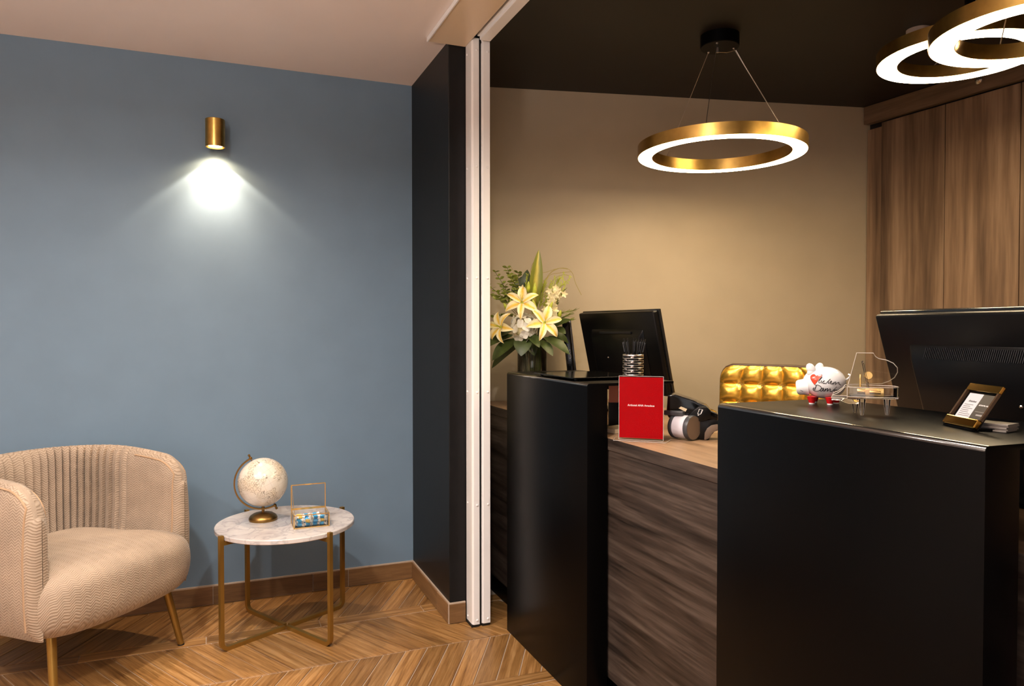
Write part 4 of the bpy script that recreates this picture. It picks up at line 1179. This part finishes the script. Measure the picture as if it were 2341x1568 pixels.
# broad collar leaves: (base u,z,d) (tip u,z,d) width
for (bu, bz, bd_, tu, tz, td, wd) in [(-0.03, 1.275, 0.05, -0.045, 1.185, 0.11, 0.085), (-0.06, 1.255, 0.04, -0.165, 1.165, 0.08, 0.075), (-0.08, 1.27, 0.02, -0.20, 1.215, 0.06, 0.06),
        (-0.04, 1.24, 0.02, -0.17, 1.13, 0.02, 0.07), (0.05, 1.26, 0.05, 0.155, 1.19, 0.08, 0.062), (0.03, 1.25, 0.06, 0.085, 1.185, 0.10, 0.05), (0.07, 1.29, 0.03, 0.165, 1.335, 0.05, 0.055),
        (0.08, 1.28, 0.02, 0.155, 1.235, 0.0, 0.07), (0.06, 1.31, 0.0, 0.13, 1.365, 0.0, 0.055), (-0.02, 1.28, 0.06, 0.03, 1.22, 0.12, 0.05), (-0.06, 1.40, -0.02, -0.045, 1.52, -0.03, 0.075), (-0.03, 1.44, -0.02, -0.02, 1.55, -0.03, 0.05),
        (0.02, 1.30, -0.03, 0.10, 1.27, -0.10, 0.06), (0.09, 1.30, 0.02, 0.14, 1.275, 0.05, 0.05), (0.07, 1.265, 0.0, 0.13, 1.205, 0.03, 0.06), (-0.02, 1.26, 0.03, 0.01, 1.185, 0.06, 0.06), (-0.09, 1.29, 0.0, -0.155, 1.255, 0.04, 0.055), (0.06, 1.35, 0.0, 0.125, 1.325, 0.02, 0.045), (-0.05, 1.30, -0.03, -0.13, 1.25, -0.09, 0.06)]:
    b0 = bp_(bu, bz, bd_); t0 = bp_(tu, tz, td)
    obj('leaf', leaf_mb(b0, t0, wd, Nn * 0.6 + Zz, 0.10), M['leaf_dark'], bq, smooth=80)
# tall striped blade
obj('blade_leaf', leaf_mb(bp_(0.005, 1.36, 0.0), bp_(0.0285, 1.632, 0.0), 0.062, Nn, 0.03, 16, 8, 0.25, 1.0), M['blade'], bq, smooth=80)
# lilies
def lily(c, face, size, roll):
    c = Vector(c); face = Vector(face).normalized()
    Tl_ = face.to_track_quat('Z', 'Y').to_matrix().to_4x4() @ Matrix.Rotation(roll, 4, 'Z'); Tl_.translation = c
    mb = MB()
    for k in range(6):
        a = k * PI / 3 + 0.3
        mb.tube([(0, 0, 0), (0.006 * math.cos(a), 0.006 * math.sin(a), size * 0.4), (0.014 * math.cos(a), 0.014 * math.sin(a), size * 0.62)], 0.0008, 5)
    mb.lathe([(0.0, -size * 0.35), (0.004, -size * 0.35), (0.010, 0.0), (0, 0.006)], 10)
    L0 = obj('lily', mb, M['leaf_bright'], bq); L0.matrix_local = Tl_
    for k in range(6):
        a = k * PI / 3; wd = size * (0.46 if k % 2 else 0.36)
        mbp = MB()
        def fn(u, v, wd=wd):
            s_ = (u - 0.5) * 2
            wv = wd / 2 * math.sin(PI * (0.08 + 0.92 * v) ** 0.85) ** 0.75 if v < 1 else 0
            r_ = size * (0.05 + 1.0 * v ** 1.05 - 0.10 * v ** 3); z_ = size * (0.55 * v - 0.62 * v ** 2.6) + 0.10 * wv * s_ * s_ * 4 - (0.0025 if k % 2 else 0)
            return (r_, wv * s_, z_)
        mbp.grid(fn, 6, 10)
        p = obj('petal', mbp, M['lily'], L0, smooth=80, rot=(0, 0, a))
lily(bp_(-0.042, 1.405, 0.075), Nn + Zz * 0.45 - E_ * 0.1, 0.092, 0.5)
lily(bp_(0.050, 1.322, 0.095), Nn + Zz * 0.25 + E_ * 0.25, 0.094, 0.2)
lily(bp_(-0.130, 1.305, 0.07), Nn * 0.8 + Zz * 0.2 - E_ * 0.8, 0.088, 0.9)
# buds
for (u0, z0, u1, z1, d) in [(-0.098, 1.372, -0.118, 1.405, 0.06), (-0.082, 1.385, -0.09, 1.425, 0.06), (-0.018, 1.445, -0.015, 1.495, 0.05), (0.008, 1.43, 0.012, 1.49, 0.05), (0.018, 1.36, -0.001, 1.425, 0.07), (0.062, 1.36, 0.085, 1.41, 0.06), (0.11, 1.34, 0.12, 1.375, 0.03)]:
    b0 = bp_(u0, z0, d); t0 = bp_(u1, z1, d + 0.01); q_ = (t0 - b0).to_track_quat('Z', 'Y').to_matrix().to_4x4(); q_.translation = b0; L_ = (t0 - b0).length
    mb = MB(); mb.lathe([(0.0, 0.0), (0.005, 0.05 * L_), (0.010, 0.35 * L_), (0.008, 0.65 * L_), (0.003, 0.92 * L_), (0.0, L_)], 10, 0, q_)
    obj('bud', mb, M['leaf_bright'], bq, smooth=80)
# hydrangea
mb = MB(); mb.ell((0, 0, 0), (0.044, 0.044, 0.048), 14, 10)
hy = obj('hydrangea', mb, M['orchid'], bq, loc=bp_(-0.034, 1.300, 0.058), smooth=80)
rnd = random.Random(3)
for i in range(30):
    th = math.acos(1 - 1.7 * (i + 0.5) / 30); ph = i * 2.399
    dirv = Vector((math.sin(th) * math.cos(ph), math.sin(th) * math.sin(ph), math.cos(th)))
    Q = (Nn * 1.0 + Zz * 0.1).to_track_quat('Z', 'Y'); dirv = Q @ dirv
    c_ = Vector((dirv.x * 0.054, dirv.y * 0.054, dirv.z * 0.060))
    c_ *= rnd.uniform(0.92, 1.12); dirv = (dirv + Vector((rnd.uniform(-.35, .35), rnd.uniform(-.35, .35), rnd.uniform(-.35, .35)))).normalized()
    fm = dirv.to_track_quat('Z', 'Y').to_matrix().to_4x4() @ Matrix.Rotation(rnd.uniform(0, 3), 4, 'Z'); fm.translation = c_
    mb = MB()
    for k in range(4):
        a = k * PI / 2
        r_ = Matrix.Rotation(a, 4, 'Z')
        mb.grid(lambda u, v: tuple(fm @ (r_ @ Vector((0.0008 + 0.0225 * v, (u - 0.5) * 0.0275 * math.sin(PI * (0.12 + 0.80 * v)), 0.0075 * v * v - 0.003 * v ** 4)))), 4, 5)
    obj('floret', mb, M['hydrangea'], hy, smooth=80)
# eucalyptus sprigs
for (u0, z0, u1, z1, d, n_) in [(-0.06, 1.36, -0.155, 1.535, 0.0, 9), (-0.055, 1.38, -0.105, 1.555, 0.0, 9), (-0.05, 1.38, -0.06, 1.535, -0.02, 8), (-0.07, 1.36, -0.175, 1.44, 0.02, 8), (-0.06, 1.34, -0.16, 1.345, 0.01, 7), (-0.06, 1.37, -0.13, 1.48, 0.03, 8), (-0.06, 1.36, -0.20, 1.49, 0.0, 8), (-0.05, 1.40, -0.085, 1.52, 0.02, 8), (-0.07, 1.38, -0.15, 1.42, 0.03, 8), (-0.06, 1.38, -0.12, 1.45, 0.01, 8)]:
    p0 = bp_(u0, z0, d); p1 = bp_(u1, z1, d + rnd.uniform(-0.02, 0.02)); mb = MB()
    pts = [p0.lerp(p1, t) + Vector((0, 0, 0.012 * math.sin(PI * t))) for t in (0, 0.25, 0.5, 0.75, 1)]
    mb.tube(pts, 0.0011, 5)
    sp = obj('eucalyptus_sprig', mb, M['stem'], bq)
    for i in range(n_):
        t = 0.2 + 0.8 * i / (n_ - 1); c_ = p0.lerp(p1, t) + Vector((0, 0, 0.012 * math.sin(PI * t)))
        mbl = MB()
        for sgn in (-1, 1):
            dr = (E_ * sgn * rnd.uniform(0.6, 1) + Zz * rnd.uniform(0.0, 0.6) + Nn * rnd.uniform(-0.5, 0.7)).normalized()
            leaf_mb(c_, c_ + dr * 0.024 * rnd.uniform(0.75, 1.2), 0.0135, Zz * 0.5 + Nn * rnd.uniform(-1, 1) + E_ * rnd.uniform(-0.5, 0.5), 0.05, 5, 4, mb=mbl)
        obj('leaflet_pair', mbl, M['leaf_mid'], sp, smooth=80)
# orchid sprays
for (u0, z0, u1, z1, d, n_, b0_, fl_) in [(0.06, 1.36, 0.10, 1.475, 0.04, 16, 6, 1), (0.08, 1.37, 0.12, 1.45, 0.03, 9, 4, 1), (0.08, 1.40, 0.135, 1.53, 0.0, 3, 16, 1), (0.09, 1.40, 0.16, 1.515, 0.0, 1, 14, 1), (-0.035, 1.42, -0.018, 1.525, 0.0, 4, 10, 1), (0.065, 1.34, 0.09, 1.37, 0.05, 6, 0, 1), (0.075, 1.42, 0.095, 1.515, 0.0, 2, 9, 1)]:
    p0 = bp_(u0, z0, d); p1 = bp_(u1, z1, d); mb = MB(); mb.tube([p0, p0.lerp(p1, 0.5), p1], 0.0012, 5)
    for i in range(b0_):
        t = 0.45 + 0.6 * i / max(1, b0_ - 1); c_ = p0.lerp(p1, min(t, 1.02)) + E_ * rnd.uniform(-0.012, 0.012)
        dr = (Zz + E_ * rnd.uniform(-0.8, 0.8)).normalized(); mb.tube([c_ - dr * 0.004, c_, c_ + dr * 0.009], 0.002, 5, rs=[0.0008, 0.0024, 0.0005])
    os_ = obj('orchid_spray', mb, M['leaf_bright'], bq)
    for i in range(n_):
        t = (i + 0.5) / n_; c_ = p0.lerp(p1, t * (0.95 if n_ > 5 else 0.5)) + E_ * rnd.uniform(-0.022, 0.022) + Nn * rnd.uniform(0.0, 0.02)
        fm = (Nn + E_ * rnd.uniform(-0.6, 0.6) + Zz * rnd.uniform(-0.4, 0.4)).to_track_quat('Z', 'Y').to_matrix().to_4x4() @ Matrix.Rotation(rnd.uniform(0, 3), 4, 'Z'); fm.translation = c_
        mbl = MB()
        for k in range(5):
            r_ = Matrix.Rotation(k * 2 * PI / 5, 4, 'Z')
            mbl.grid(lambda u, v: tuple(fm @ (r_ @ Vector((0.0185 * v, (u - 0.5) * 0.0115 * math.sin(PI * (0.15 + 0.8 * v)), 0.006 * v * v)))), 3, 4)
        obj('floret', mbl, M['orchid'], os_, smooth=80)
# feathery fern sprays
for (u0, z0, u1, z1, d, n_) in [(0.03, 1.38, 0.055, 1.495, -0.01, 110), (0.045, 1.37, 0.08, 1.485, -0.02, 100), (0.06, 1.39, 0.115, 1.51, -0.03, 90), (0.05, 1.40, 0.145, 1.50, -0.01, 80), (0.09, 1.33, 0.165, 1.36, 0.0, 40), (0.08, 1.36, 0.135, 1.46, -0.02, 50), (0.10, 1.31, 0.165, 1.335, 0.02, 40), (0.10, 1.36, 0.18, 1.375, 0.0, 34)]:
    p0 = bp_(u0, z0, d); p1 = bp_(u1, z1, d); mb = MB(); mb.tube([p0, p1], 0.001, 5)
    for i in range(n_):
        t = rnd.uniform(0.05, 1.0); c_ = p0.lerp(p1, t)
        dr = ((p1 - p0).normalized() * 0.9 + E_ * rnd.uniform(-0.7, 0.7) + Nn * rnd.uniform(-0.6, 0.6) + Zz * rnd.uniform(-0.3, 0.4)).normalized()
        mb.tube([c_, c_ + dr * rnd.uniform(0.015, 0.03)], 0.0009, 3)
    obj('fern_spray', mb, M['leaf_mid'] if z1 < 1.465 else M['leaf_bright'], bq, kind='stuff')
# curly willow
for pts in ([(0.03, 1.42), (0.055, 1.50), (0.09, 1.545), (0.14, 1.555), (0.17, 1.535), (0.185, 1.49), (0.21, 1.44)], [(0.04, 1.42), (0.065, 1.515), (0.11, 1.55), (0.15, 1.548)], [(0.035, 1.44), (0.07, 1.52), (0.12, 1.535), (0.165, 1.54)],
            [(0.0, 1.50), (-0.005, 1.55), (0.01, 1.585), (0.012, 1.56), (0.04, 1.535), (0.10, 1.552)], [(0.05, 1.43), (0.085, 1.50), (0.13, 1.525), (0.16, 1.52)], [(-0.05, 1.40), (-0.06, 1.50), (-0.09, 1.56)]):
    p2 = dense(pts, 5); mb = MB(); dd = rnd.uniform(-0.03, 0.02); mb.tube([bp_(x_, z_, dd) for x_, z_ in p2], 0.0011, 5)
    obj('willow_twig', mb, M['twig'], bq)

# ------------------------------------------------------------------ side table
TX, TY, TZ = 0.280, 3.284, 0.466
tab = thing('side_table', 'round marble side table on a crossed brass frame beside the armchair', 'table', (TX, TY, 0))
mb = MB(); mb.lathe([(0.0, TZ - 0.020), (0.285, TZ - 0.020), (0.2885, TZ - 0.017), (0.2885, TZ - 0.003), (0.286, TZ), (0.0, TZ)], 96)
obj('tabletop', mb, M['marble'], tab)
for k in range(4):
    a = math.radians(210 + 90 * k - 0.5); c_, s_ = math.cos(a), math.sin(a)
    R0 = 0.302; rr = 0.028
    pts = [(0.012 * c_, 0.012 * s_, 0.0085), ((R0 - rr) * c_, (R0 - rr) * s_, 0.0085)]
    for i in range(1, 8):
        t = PI / 2 * i / 8; pts.append(((R0 - rr + rr * math.sin(t)) * c_, (R0 - rr + rr * math.sin(t)) * s_, 0.0085 + rr - rr * math.cos(t)))
    pts += [(R0 * c_, R0 * s_, 0.0085 + rr), (R0 * c_, R0 * s_, TZ + 0.004)]
    mb = MB(); mb.tube(pts, 0.0082, 4, square=True, up=(-s_, c_, 0))
    obj('leg', mb, M['leg_brass'], tab, smooth=20)
    mb = MB(); mb.tube([(0.0, 0.0, TZ - 0.0285), ((R0 - 0.006) * c_, (R0 - 0.006) * s_, TZ - 0.0285)], 0.008, 4, square=True, up=(-s_, c_, 0))
    obj('top_rail', mb, M['leg_brass'], tab, smooth=20)

# ------------------------------------------------------------------ globe
GX, GY = 0.190, 3.345
gl = thing('desk_globe', 'cream antique style globe on a brass stand on the marble table', 'globe', (GX, GY, TZ + 0.0005))
mb = MB(); mb.lathe([(0.0, 0.0), (0.058, 0.0), (0.060, 0.003), (0.060, 0.010), (0.054, 0.020), (0.040, 0.029), (0.018, 0.034), (0.006, 0.036), (0.006, 0.058), (0.0, 0.058)], 48)
obj('base', mb, M['brass_dark'], gl, smooth=40)
GZ = 0.165; GR = 0.1045; ta = math.radians(25)
axd = Vector((-math.sin(ta), 0, math.cos(ta)))
mb = MB()
Tg = axd.to_track_quat('Z', 'Y').to_matrix().to_4x4() ; Tg.translation = Vector((0, 0, GZ))
mb.grid(lambda u, v: (GR * math.sin(PI * v) * math.cos(2 * PI * u), GR * math.sin(PI * v) * math.sin(2 * PI * u), -GR * math.cos(PI * v)), 64, 40, 0, None, False)
gs = obj('sphere', mb, M['globe'], gl, smooth=180, clean=False); gs.matrix_local = Tg
for p in gs.data.polygons: p.use_smooth = True
pts = []
a_top = math.atan2(axd.z, axd.x)
for i in range(33):
    a = a_top + PI * i / 32
    pts.append((0.1165 * math.cos(a), 0, GZ + 0.1165 * math.sin(a)))
mb = MB()
vs = []
for p in pts:
    d_ = Vector((p[0], 0, p[2] - GZ)).normalized()
    for yy, rr in ((-0.0065, -0.0015), (0.0065, -0.0015), (0.0065, 0.0015), (-0.0065, 0.0015)):
        vs.append(Vector(p) + d_ * rr * 2.0 + Vector((0, yy, 0)))
fs = [(i * 4 + j, i * 4 + (j + 1) % 4, i * 4 + 4 + (j + 1) % 4, i * 4 + 4 + j) for i in range(32) for j in range(4)] + [(3, 2, 1, 0), (128, 129, 130, 131)]
mb.add(vs, fs)
obj('meridian_arm', mb, M['brass_dark'], gl)
for sg in (1, -1):
    q_ = (axd * sg).to_track_quat('Z', 'Y').to_matrix().to_4x4(); q_.translation = Vector((0, 0, GZ)) + axd * sg * GR
    mb = MB(); mb.lathe([(0.0, -0.002), (0.0018, -0.002), (0.0018, 0.006), (0.0065, 0.008), (0.0065, 0.017), (0.004, 0.019), (0.0035, 0.022), (0.0055, 0.027), (0.0045, 0.031), (0.0, 0.033)], 16, 0, q_)
    obj('finial', mb, M['brass_dark'], gl, smooth=40)

# ------------------------------------------------------------------ glass box with sweets
BX0, BX1, BY0, BY1, BZ0, BZ1 = 0.2995, 0.4415, 3.138, 3.249, TZ + 0.0006, 0.521
gb = thing('glass_box', 'small brass edged glass box with an open lid on the marble table', 'box', ((BX0 + BX1) / 2, (BY0 + BY1) / 2, BZ0))
hx, hy_, hz = (BX1 - BX0) / 2, (BY1 - BY0) / 2, BZ1 - BZ0
er = 0.0018
mb = MB()
for z in (er, hz):
    for a_, b_ in (((-hx, -hy_), (hx, -hy_)), ((hx, -hy_), (hx, hy_)), ((hx, hy_), (-hx, hy_)), ((-hx, hy_), (-hx, -hy_))):
        mb.tube([(*a_, z), (*b_, z)], er, 4, square=True, up=(0, 0, 1))
for sx in (-1, 1):
    for sy in (-1, 1): mb.tube([(sx * hx, sy * hy_, 0.0), (sx * hx, sy * hy_, hz + er)], er, 4, square=True, up=(1, 0, 0))
obj('brass_edge', mb, M['gold_thin'], gb, smooth=20)
for (x0, x1, y0, y1) in ((-hx, hx, -hy_ - 0.0006, -hy_ + 0.0006), (-hx, hx, hy_ - 0.0006, hy_ + 0.0006), (-hx - 0.0006, -hx + 0.0006, -hy_, hy_), (hx - 0.0006, hx + 0.0006, -hy_, hy_)):
    obj('pane', MB().box(x0, x1, y0, y1, 0.003, hz - 0.002), M['glass'], gb, smooth=0)
obj('pane', MB().box(-hx, hx, -hy_, hy_, 0.0012, 0.0024), M['glass'], gb, smooth=0)
LZ = 0.6265 - BZ0
mb = MB()
cn = [(-hx, hz + 0.004), (hx, hz + 0.004), (hx, LZ), (-hx, LZ)]
for i in range(4):
    a_, b_ = cn[i], cn[(i + 1) % 4]; mb.tube([(a_[0], hy_, a_[1]), (b_[0], hy_, b_[1])], er, 4, square=True, up=(0, 1, 0))
mb.tube([(-0.012, hy_ - 0.003, LZ), (0.012, hy_ - 0.003, LZ)], 0.003, 6)
lid_ = obj('lid', mb, M['gold_thin'], gb, smooth=20)
obj('lid_pane', MB().box(-hx, hx, hy_ - 0.0006, hy_ + 0.0006, hz + 0.005, LZ - 0.001), M['glass'], lid_, smooth=0)
mb = MB(); mb.tube([(-hx + 0.002, hy_ - 0.002, LZ - 0.002), (-hx + 0.002, -hy_ + 0.004, hz)], 0.001, 5)
obj('stay', mb, M['gold_thin'], gb)
# sweets
sw = MB()
sw.lathe([(0.0060, 0.002), (0.0075, 0.0035), (0.0075, 0.0185), (0.0060, 0.020)], 10, 0)
sw.lathe([(0.0, -0.006), (0.0085, -0.009), (0.0030, 0.0), (0.0060, 0.002)], 10, 1)
sw.lathe([(0.0060, 0.020), (0.0030, 0.022), (0.0085, 0.031), (0.0, 0.028)], 10, 1)
s0 = None
rnd = random.Random(11)
lay_z = [0.0115, 0.0250, 0.0385]
k = 0
for lz_ in range(3):
    for ix in range(4):
        for iy in range(3):
            if lz_ == 2 and rnd.random() < 0.5: continue
            x_ = -hx + 0.024 + ix * (2 * hx - 0.048) / 3 + rnd.uniform(-0.003, 0.003); y_ = -hy_ + 0.015 + iy * 0.024 + rnd.uniform(-0.003, 0.003)
            if s0 is None:
                s0 = obj('wrapped_sweet', sw, [M['candy_blue'], M['candy_white']], smooth=40, label='blue and white wrapped sweet in the brass glass box', cat='sweet', group='wrapped sweets in the glass box')
                s1 = None; c_ = s0
            else:
                c_ = s0.copy(); C.objects.link(c_)
            yel = rnd.random() < 0.28
            if yel:
                c_['label'] = 'yellow and white wrapped sweet in the brass glass box'
                c_['group'] = 'yellow wrapped sweets in the glass box'
                if s1 is None:
                    s1 = s0.data.copy(); s1.materials[0] = M['candy_yellow']
                c_.data = s1
            ang = rnd.choice([0, 0, 1, 2]) * PI / 2 + rnd.uniform(-0.5, 0.5)
            tl = rnd.uniform(-0.12, 0.12)
            d_ = Vector((math.cos(ang), math.sin(ang), tl)).normalized()
            c_.rotation_mode = 'QUATERNION'; c_.rotation_quaternion = d_.to_track_quat('Z', 'Y')
            c_.location = Vector((gb.location.x + x_, gb.location.y + y_, BZ0 + lay_z[lz_])) - d_ * 0.011
            k += 1

# ------------------------------------------------------------------ armchair
U = Vector((0.67, 0.742, 0)).normalized()
arm = thing('armchair', 'beige chevron woven tub armchair with brass legs against the blue wall', 'armchair', (-0.325, 3.068, 0), math.atan2(U.y, U.x))
# local x = viewer's right, local -y = front
HWD, YS, YB, YF = 0.312, 0.27, 0.60, 0.035
def path(s):
    """s in [-1,1]; returns point, outward normal, arclength"""
    Ls = YS - YF; La = PI / 2 * 0.33 * 1.02
    Ltot = Ls + La
    d = abs(s) * Ltot; sg = 1 if s >= 0 else -1
    if d > La:
        y = YS - (d - La); p = (sg * HWD, y); n = (sg, 0.0)
    else:
        t = d / La * PI / 2
        e_ = 0.86
        px = HWD * (math.sin(t) ** e_ if t > 0 else 0); py = YS + (YB - YS) * (max(0, math.cos(t)) ** e_)
        p = (sg * px, py)
        n_ = Vector((math.sin(t) ** (2 - e_) / HWD, max(0, math.cos(t)) ** (2 - e_) / (YB - YS))).normalized()
        n = (sg * n_.x, n_.y)
    return Vector((*p, 0)), Vector((*n, 0)), sg * d, d, Ltot
def rim_h(y):
    z = 0.800
    if y < 0.40: z -= 0.040 * ((0.40 - y) / 0.40) ** 1.6
    if y < 0.125: 
        q_ = min(1, (0.125 - y) / 0.105); z -= 0.095 * (1 - math.sqrt(max(0, 1 - q_ * q_)))
    return z
TH = 0.072
NS = 440
def profile(p, n, s_abs, ssig, tscale, zb):
    zr = rim_h(p.y)
    t = TH * tscale
    out = []
    Hh = zr - zb; k_ = Hh / 0.55
    pts = [(-0.10, zb + 0.02, 0), (0.15, zb, 0), (0.5, zb + 0.05 * k_, 0), (0.5, zb + 0.28 * Hh, 0), (0.5, zb + 0.6 * Hh, 0), (0.5, zr - 0.10 * k_, 0), (0.48, zr - 0.05 * k_, 0), (0.42, zr - 0.02 * k_, 0), (0.28, zr - 0.004, 0), (0.05, zr, 1), (-0.18, zr - 0.006, 1), (-0.36, zr - 0.024 * k_, 1), (-0.46, zr - 0.055 * k_, 1), (-0.5, zr - 0.11 * k_, 1), (-0.5, zr - 0.18 * k_, 1), (-0.52, zr - 0.25 * k_, 1), (-0.62, zr - 0.34 * k_, 1), (-0.95, zr - 0.43 * k_, 1), (-0.8, zb + 0.05 * k_, 1)]
    pl = 0.0
    if s_abs < 0.70:
        fade = min(1, (0.70 - s_abs) / 0.05)
        x_ = (ssig / 0.0345) % 1.0
        sh_ = 0.018 * (x_ / 0.88) ** 0.6 if x_ < 0.88 else 0.018 * (1 - (x_ - 0.88) / 0.05) - 0.008 * (x_ - 0.88) / 0.05 if x_ < 0.93 else -0.008 * (1 - (x_ - 0.93) / 0.07)
        pl = -(sh_ - 0.008) * fade
    for o_, z_, inner in pts:
        off = o_ * t
        bulge = 0.012 * tscale * math.sin(PI * max(0, min(1, (z_ - zb) / (zr - zb)))) if not inner else 0.0
        if inner: 
            w_ = (0.45 if o_ > -0.1 else 0.6 if o_ > -0.3 else 0.8 if o_ > -0.4 else 1.0)
            off += pl * w_
        out.append((p + n * (off + bulge)).to_tuple()[:2] + (z_,))
    return out
rings = []; uvr = []
def addring(s, tsc=1.0, extra=0.0):
    p, n, ssig, sabs_d, Lt = path(s)
    p = p + Vector((0, -extra, 0))
    pr = profile(p, n, abs(s), ssig, tsc, 0.25)
    rings.append(pr)
    u_ = ssig + (extra if s > 0 else -extra)
    vv = []; acc = 0.25
    for i, q_ in enumerate(pr):
        if i: acc += 0
        vv.append((u_, q_[2] if i < 9 else 1.6 - q_[2]))
    uvr.append(vv)
for k in range(6, 0, -1):
    a = PI / 2 * k / 6; addring(-1, max(0.02, math.cos(a)) , 0.030 * math.sin(a))
for i in range(NS + 1): addring(-1 + 2 * i / NS)
for k in range(1, 7):
    a = PI / 2 * k / 6; addring(1, max(0.02, math.cos(a)), 0.030 * math.sin(a))
kp = len(rings[0]); v = [p for r_ in rings for p in r_]; uvs = [u_ for r_ in uvr for u_ in r_]
fs = [(i * kp + j, (i + 1) * kp + j, (i + 1) * kp + (j + 1) % kp, i * kp + (j + 1) % kp) for i in range(len(rings) - 1) for j in range(kp - 1)]
fs += [(i * kp + kp - 1, (i + 1) * kp + kp - 1, (i + 1) * kp, i * kp) for i in range(len(rings) - 1)]
mb = MB(); mb.add(v, fs, 0, None, uvs)
shell = obj('back_shell', mb, M['fabric'], arm, smooth=50, clean=False)
# welts: outer and inner seam of the rim band, turning down the arm fronts
M['welt'] = plain('welt_fabric', (0.40, 0.265, 0.16), 0.8)
main = rings[6:-6]
def welt(pts):
    mb = MB(); mb.tube(pts, 0.0036, 6)
    obj('piping', mb, M['welt'], arm, smooth=60)
welt([Vector(main[0][j]) for j in (2, 3, 4, 5, 6)] + [Vector(r_[7]) for r_ in main[::4]] + [Vector(main[-1][j]) for j in (6, 5, 4, 3, 2)])
kq = int(len(main) * 0.148)
welt([Vector(main[0][j]) for j in (16, 15, 14, 13, 12)] + [Vector(r_[11]) for r_ in main[:kq:4]])
welt([Vector(main[-1][j]) for j in (16, 15, 14, 13, 12)] + [Vector(r_[11]) for r_ in main[:-kq:-4]])
# seat
mb = MB()
bm = bmesh.new(); bmesh.ops.create_cube(bm, size=2.0); bmesh.ops.subdivide_edges(bm, edges=bm.edges, cuts=20, use_grid_fill=True)
vv = []; uvs = []
n_ = 5.0
for v_ in bm.verts:
    c_ = v_.co; mx_ = max(abs(c_.x), abs(c_.y), abs(c_.z)); ln_ = (abs(c_.x) ** n_ + abs(c_.y) ** n_ + abs(c_.z) ** n_) ** (1 / n_)
    p = c_ * (mx_ / ln_)
    z = 0.352 + p.z * 0.126 + (0.022 * (1 - p.x ** 2) * (1 - p.y ** 2) if p.z > 0 else 0.0)
    y = 0.225 + p.y * 0.285
    x = p.x * (0.350 if p.y < -0.45 else 0.350 - 0.075 * min(1, (p.y + 0.45) / 0.35) - 0.02 * max(0, p.y))
    if p.y < 0:
        # front face leans: fuller at mid height, tucked in below, bowed in plan
        y -= 0.035 * (1 - p.x ** 2) * (-p.y) 
        if p.z < 0: y += 0.035 * p.z * p.z * (-p.y)
        x *= 1 - 0.05 * max(0, -p.z) * (-p.y)
    if p.z > 0: x *= 1 - 0.115 * p.z ** 2
    vv.append((x, y, z)); uvs.append((x, z + y))
fs = [tuple(q.index for q in f_.verts) for f_ in bm.faces]; bm.free()
mb.add(vv, fs, 0, None, uvs)
obj('seat', mb, M['fabric'], arm, smooth=180, clean=False)
for sx, y0, y1, sp in ((-1, 0.05, 0.0, 0.030), (1, 0.05, 0.0, 0.030), (-1, 0.46, 0.52, 0.03), (1, 0.46, 0.52, 0.03)):
    mb = MB(); mb.cyl((sx * 0.25, y0, 0.25), (sx * (0.25 + sp), y1, 0.004), 0.0165, 0.0125, 20)
    lg = obj('leg', mb, M['leg_brass'], arm)
    mb = MB(); mb.cyl((sx * (0.25 + sp), y1, 0.005), (sx * (0.25 + sp), y1, 0.0), 0.013, n=16)
    obj('foot_pad', mb, M['rubber'], lg)
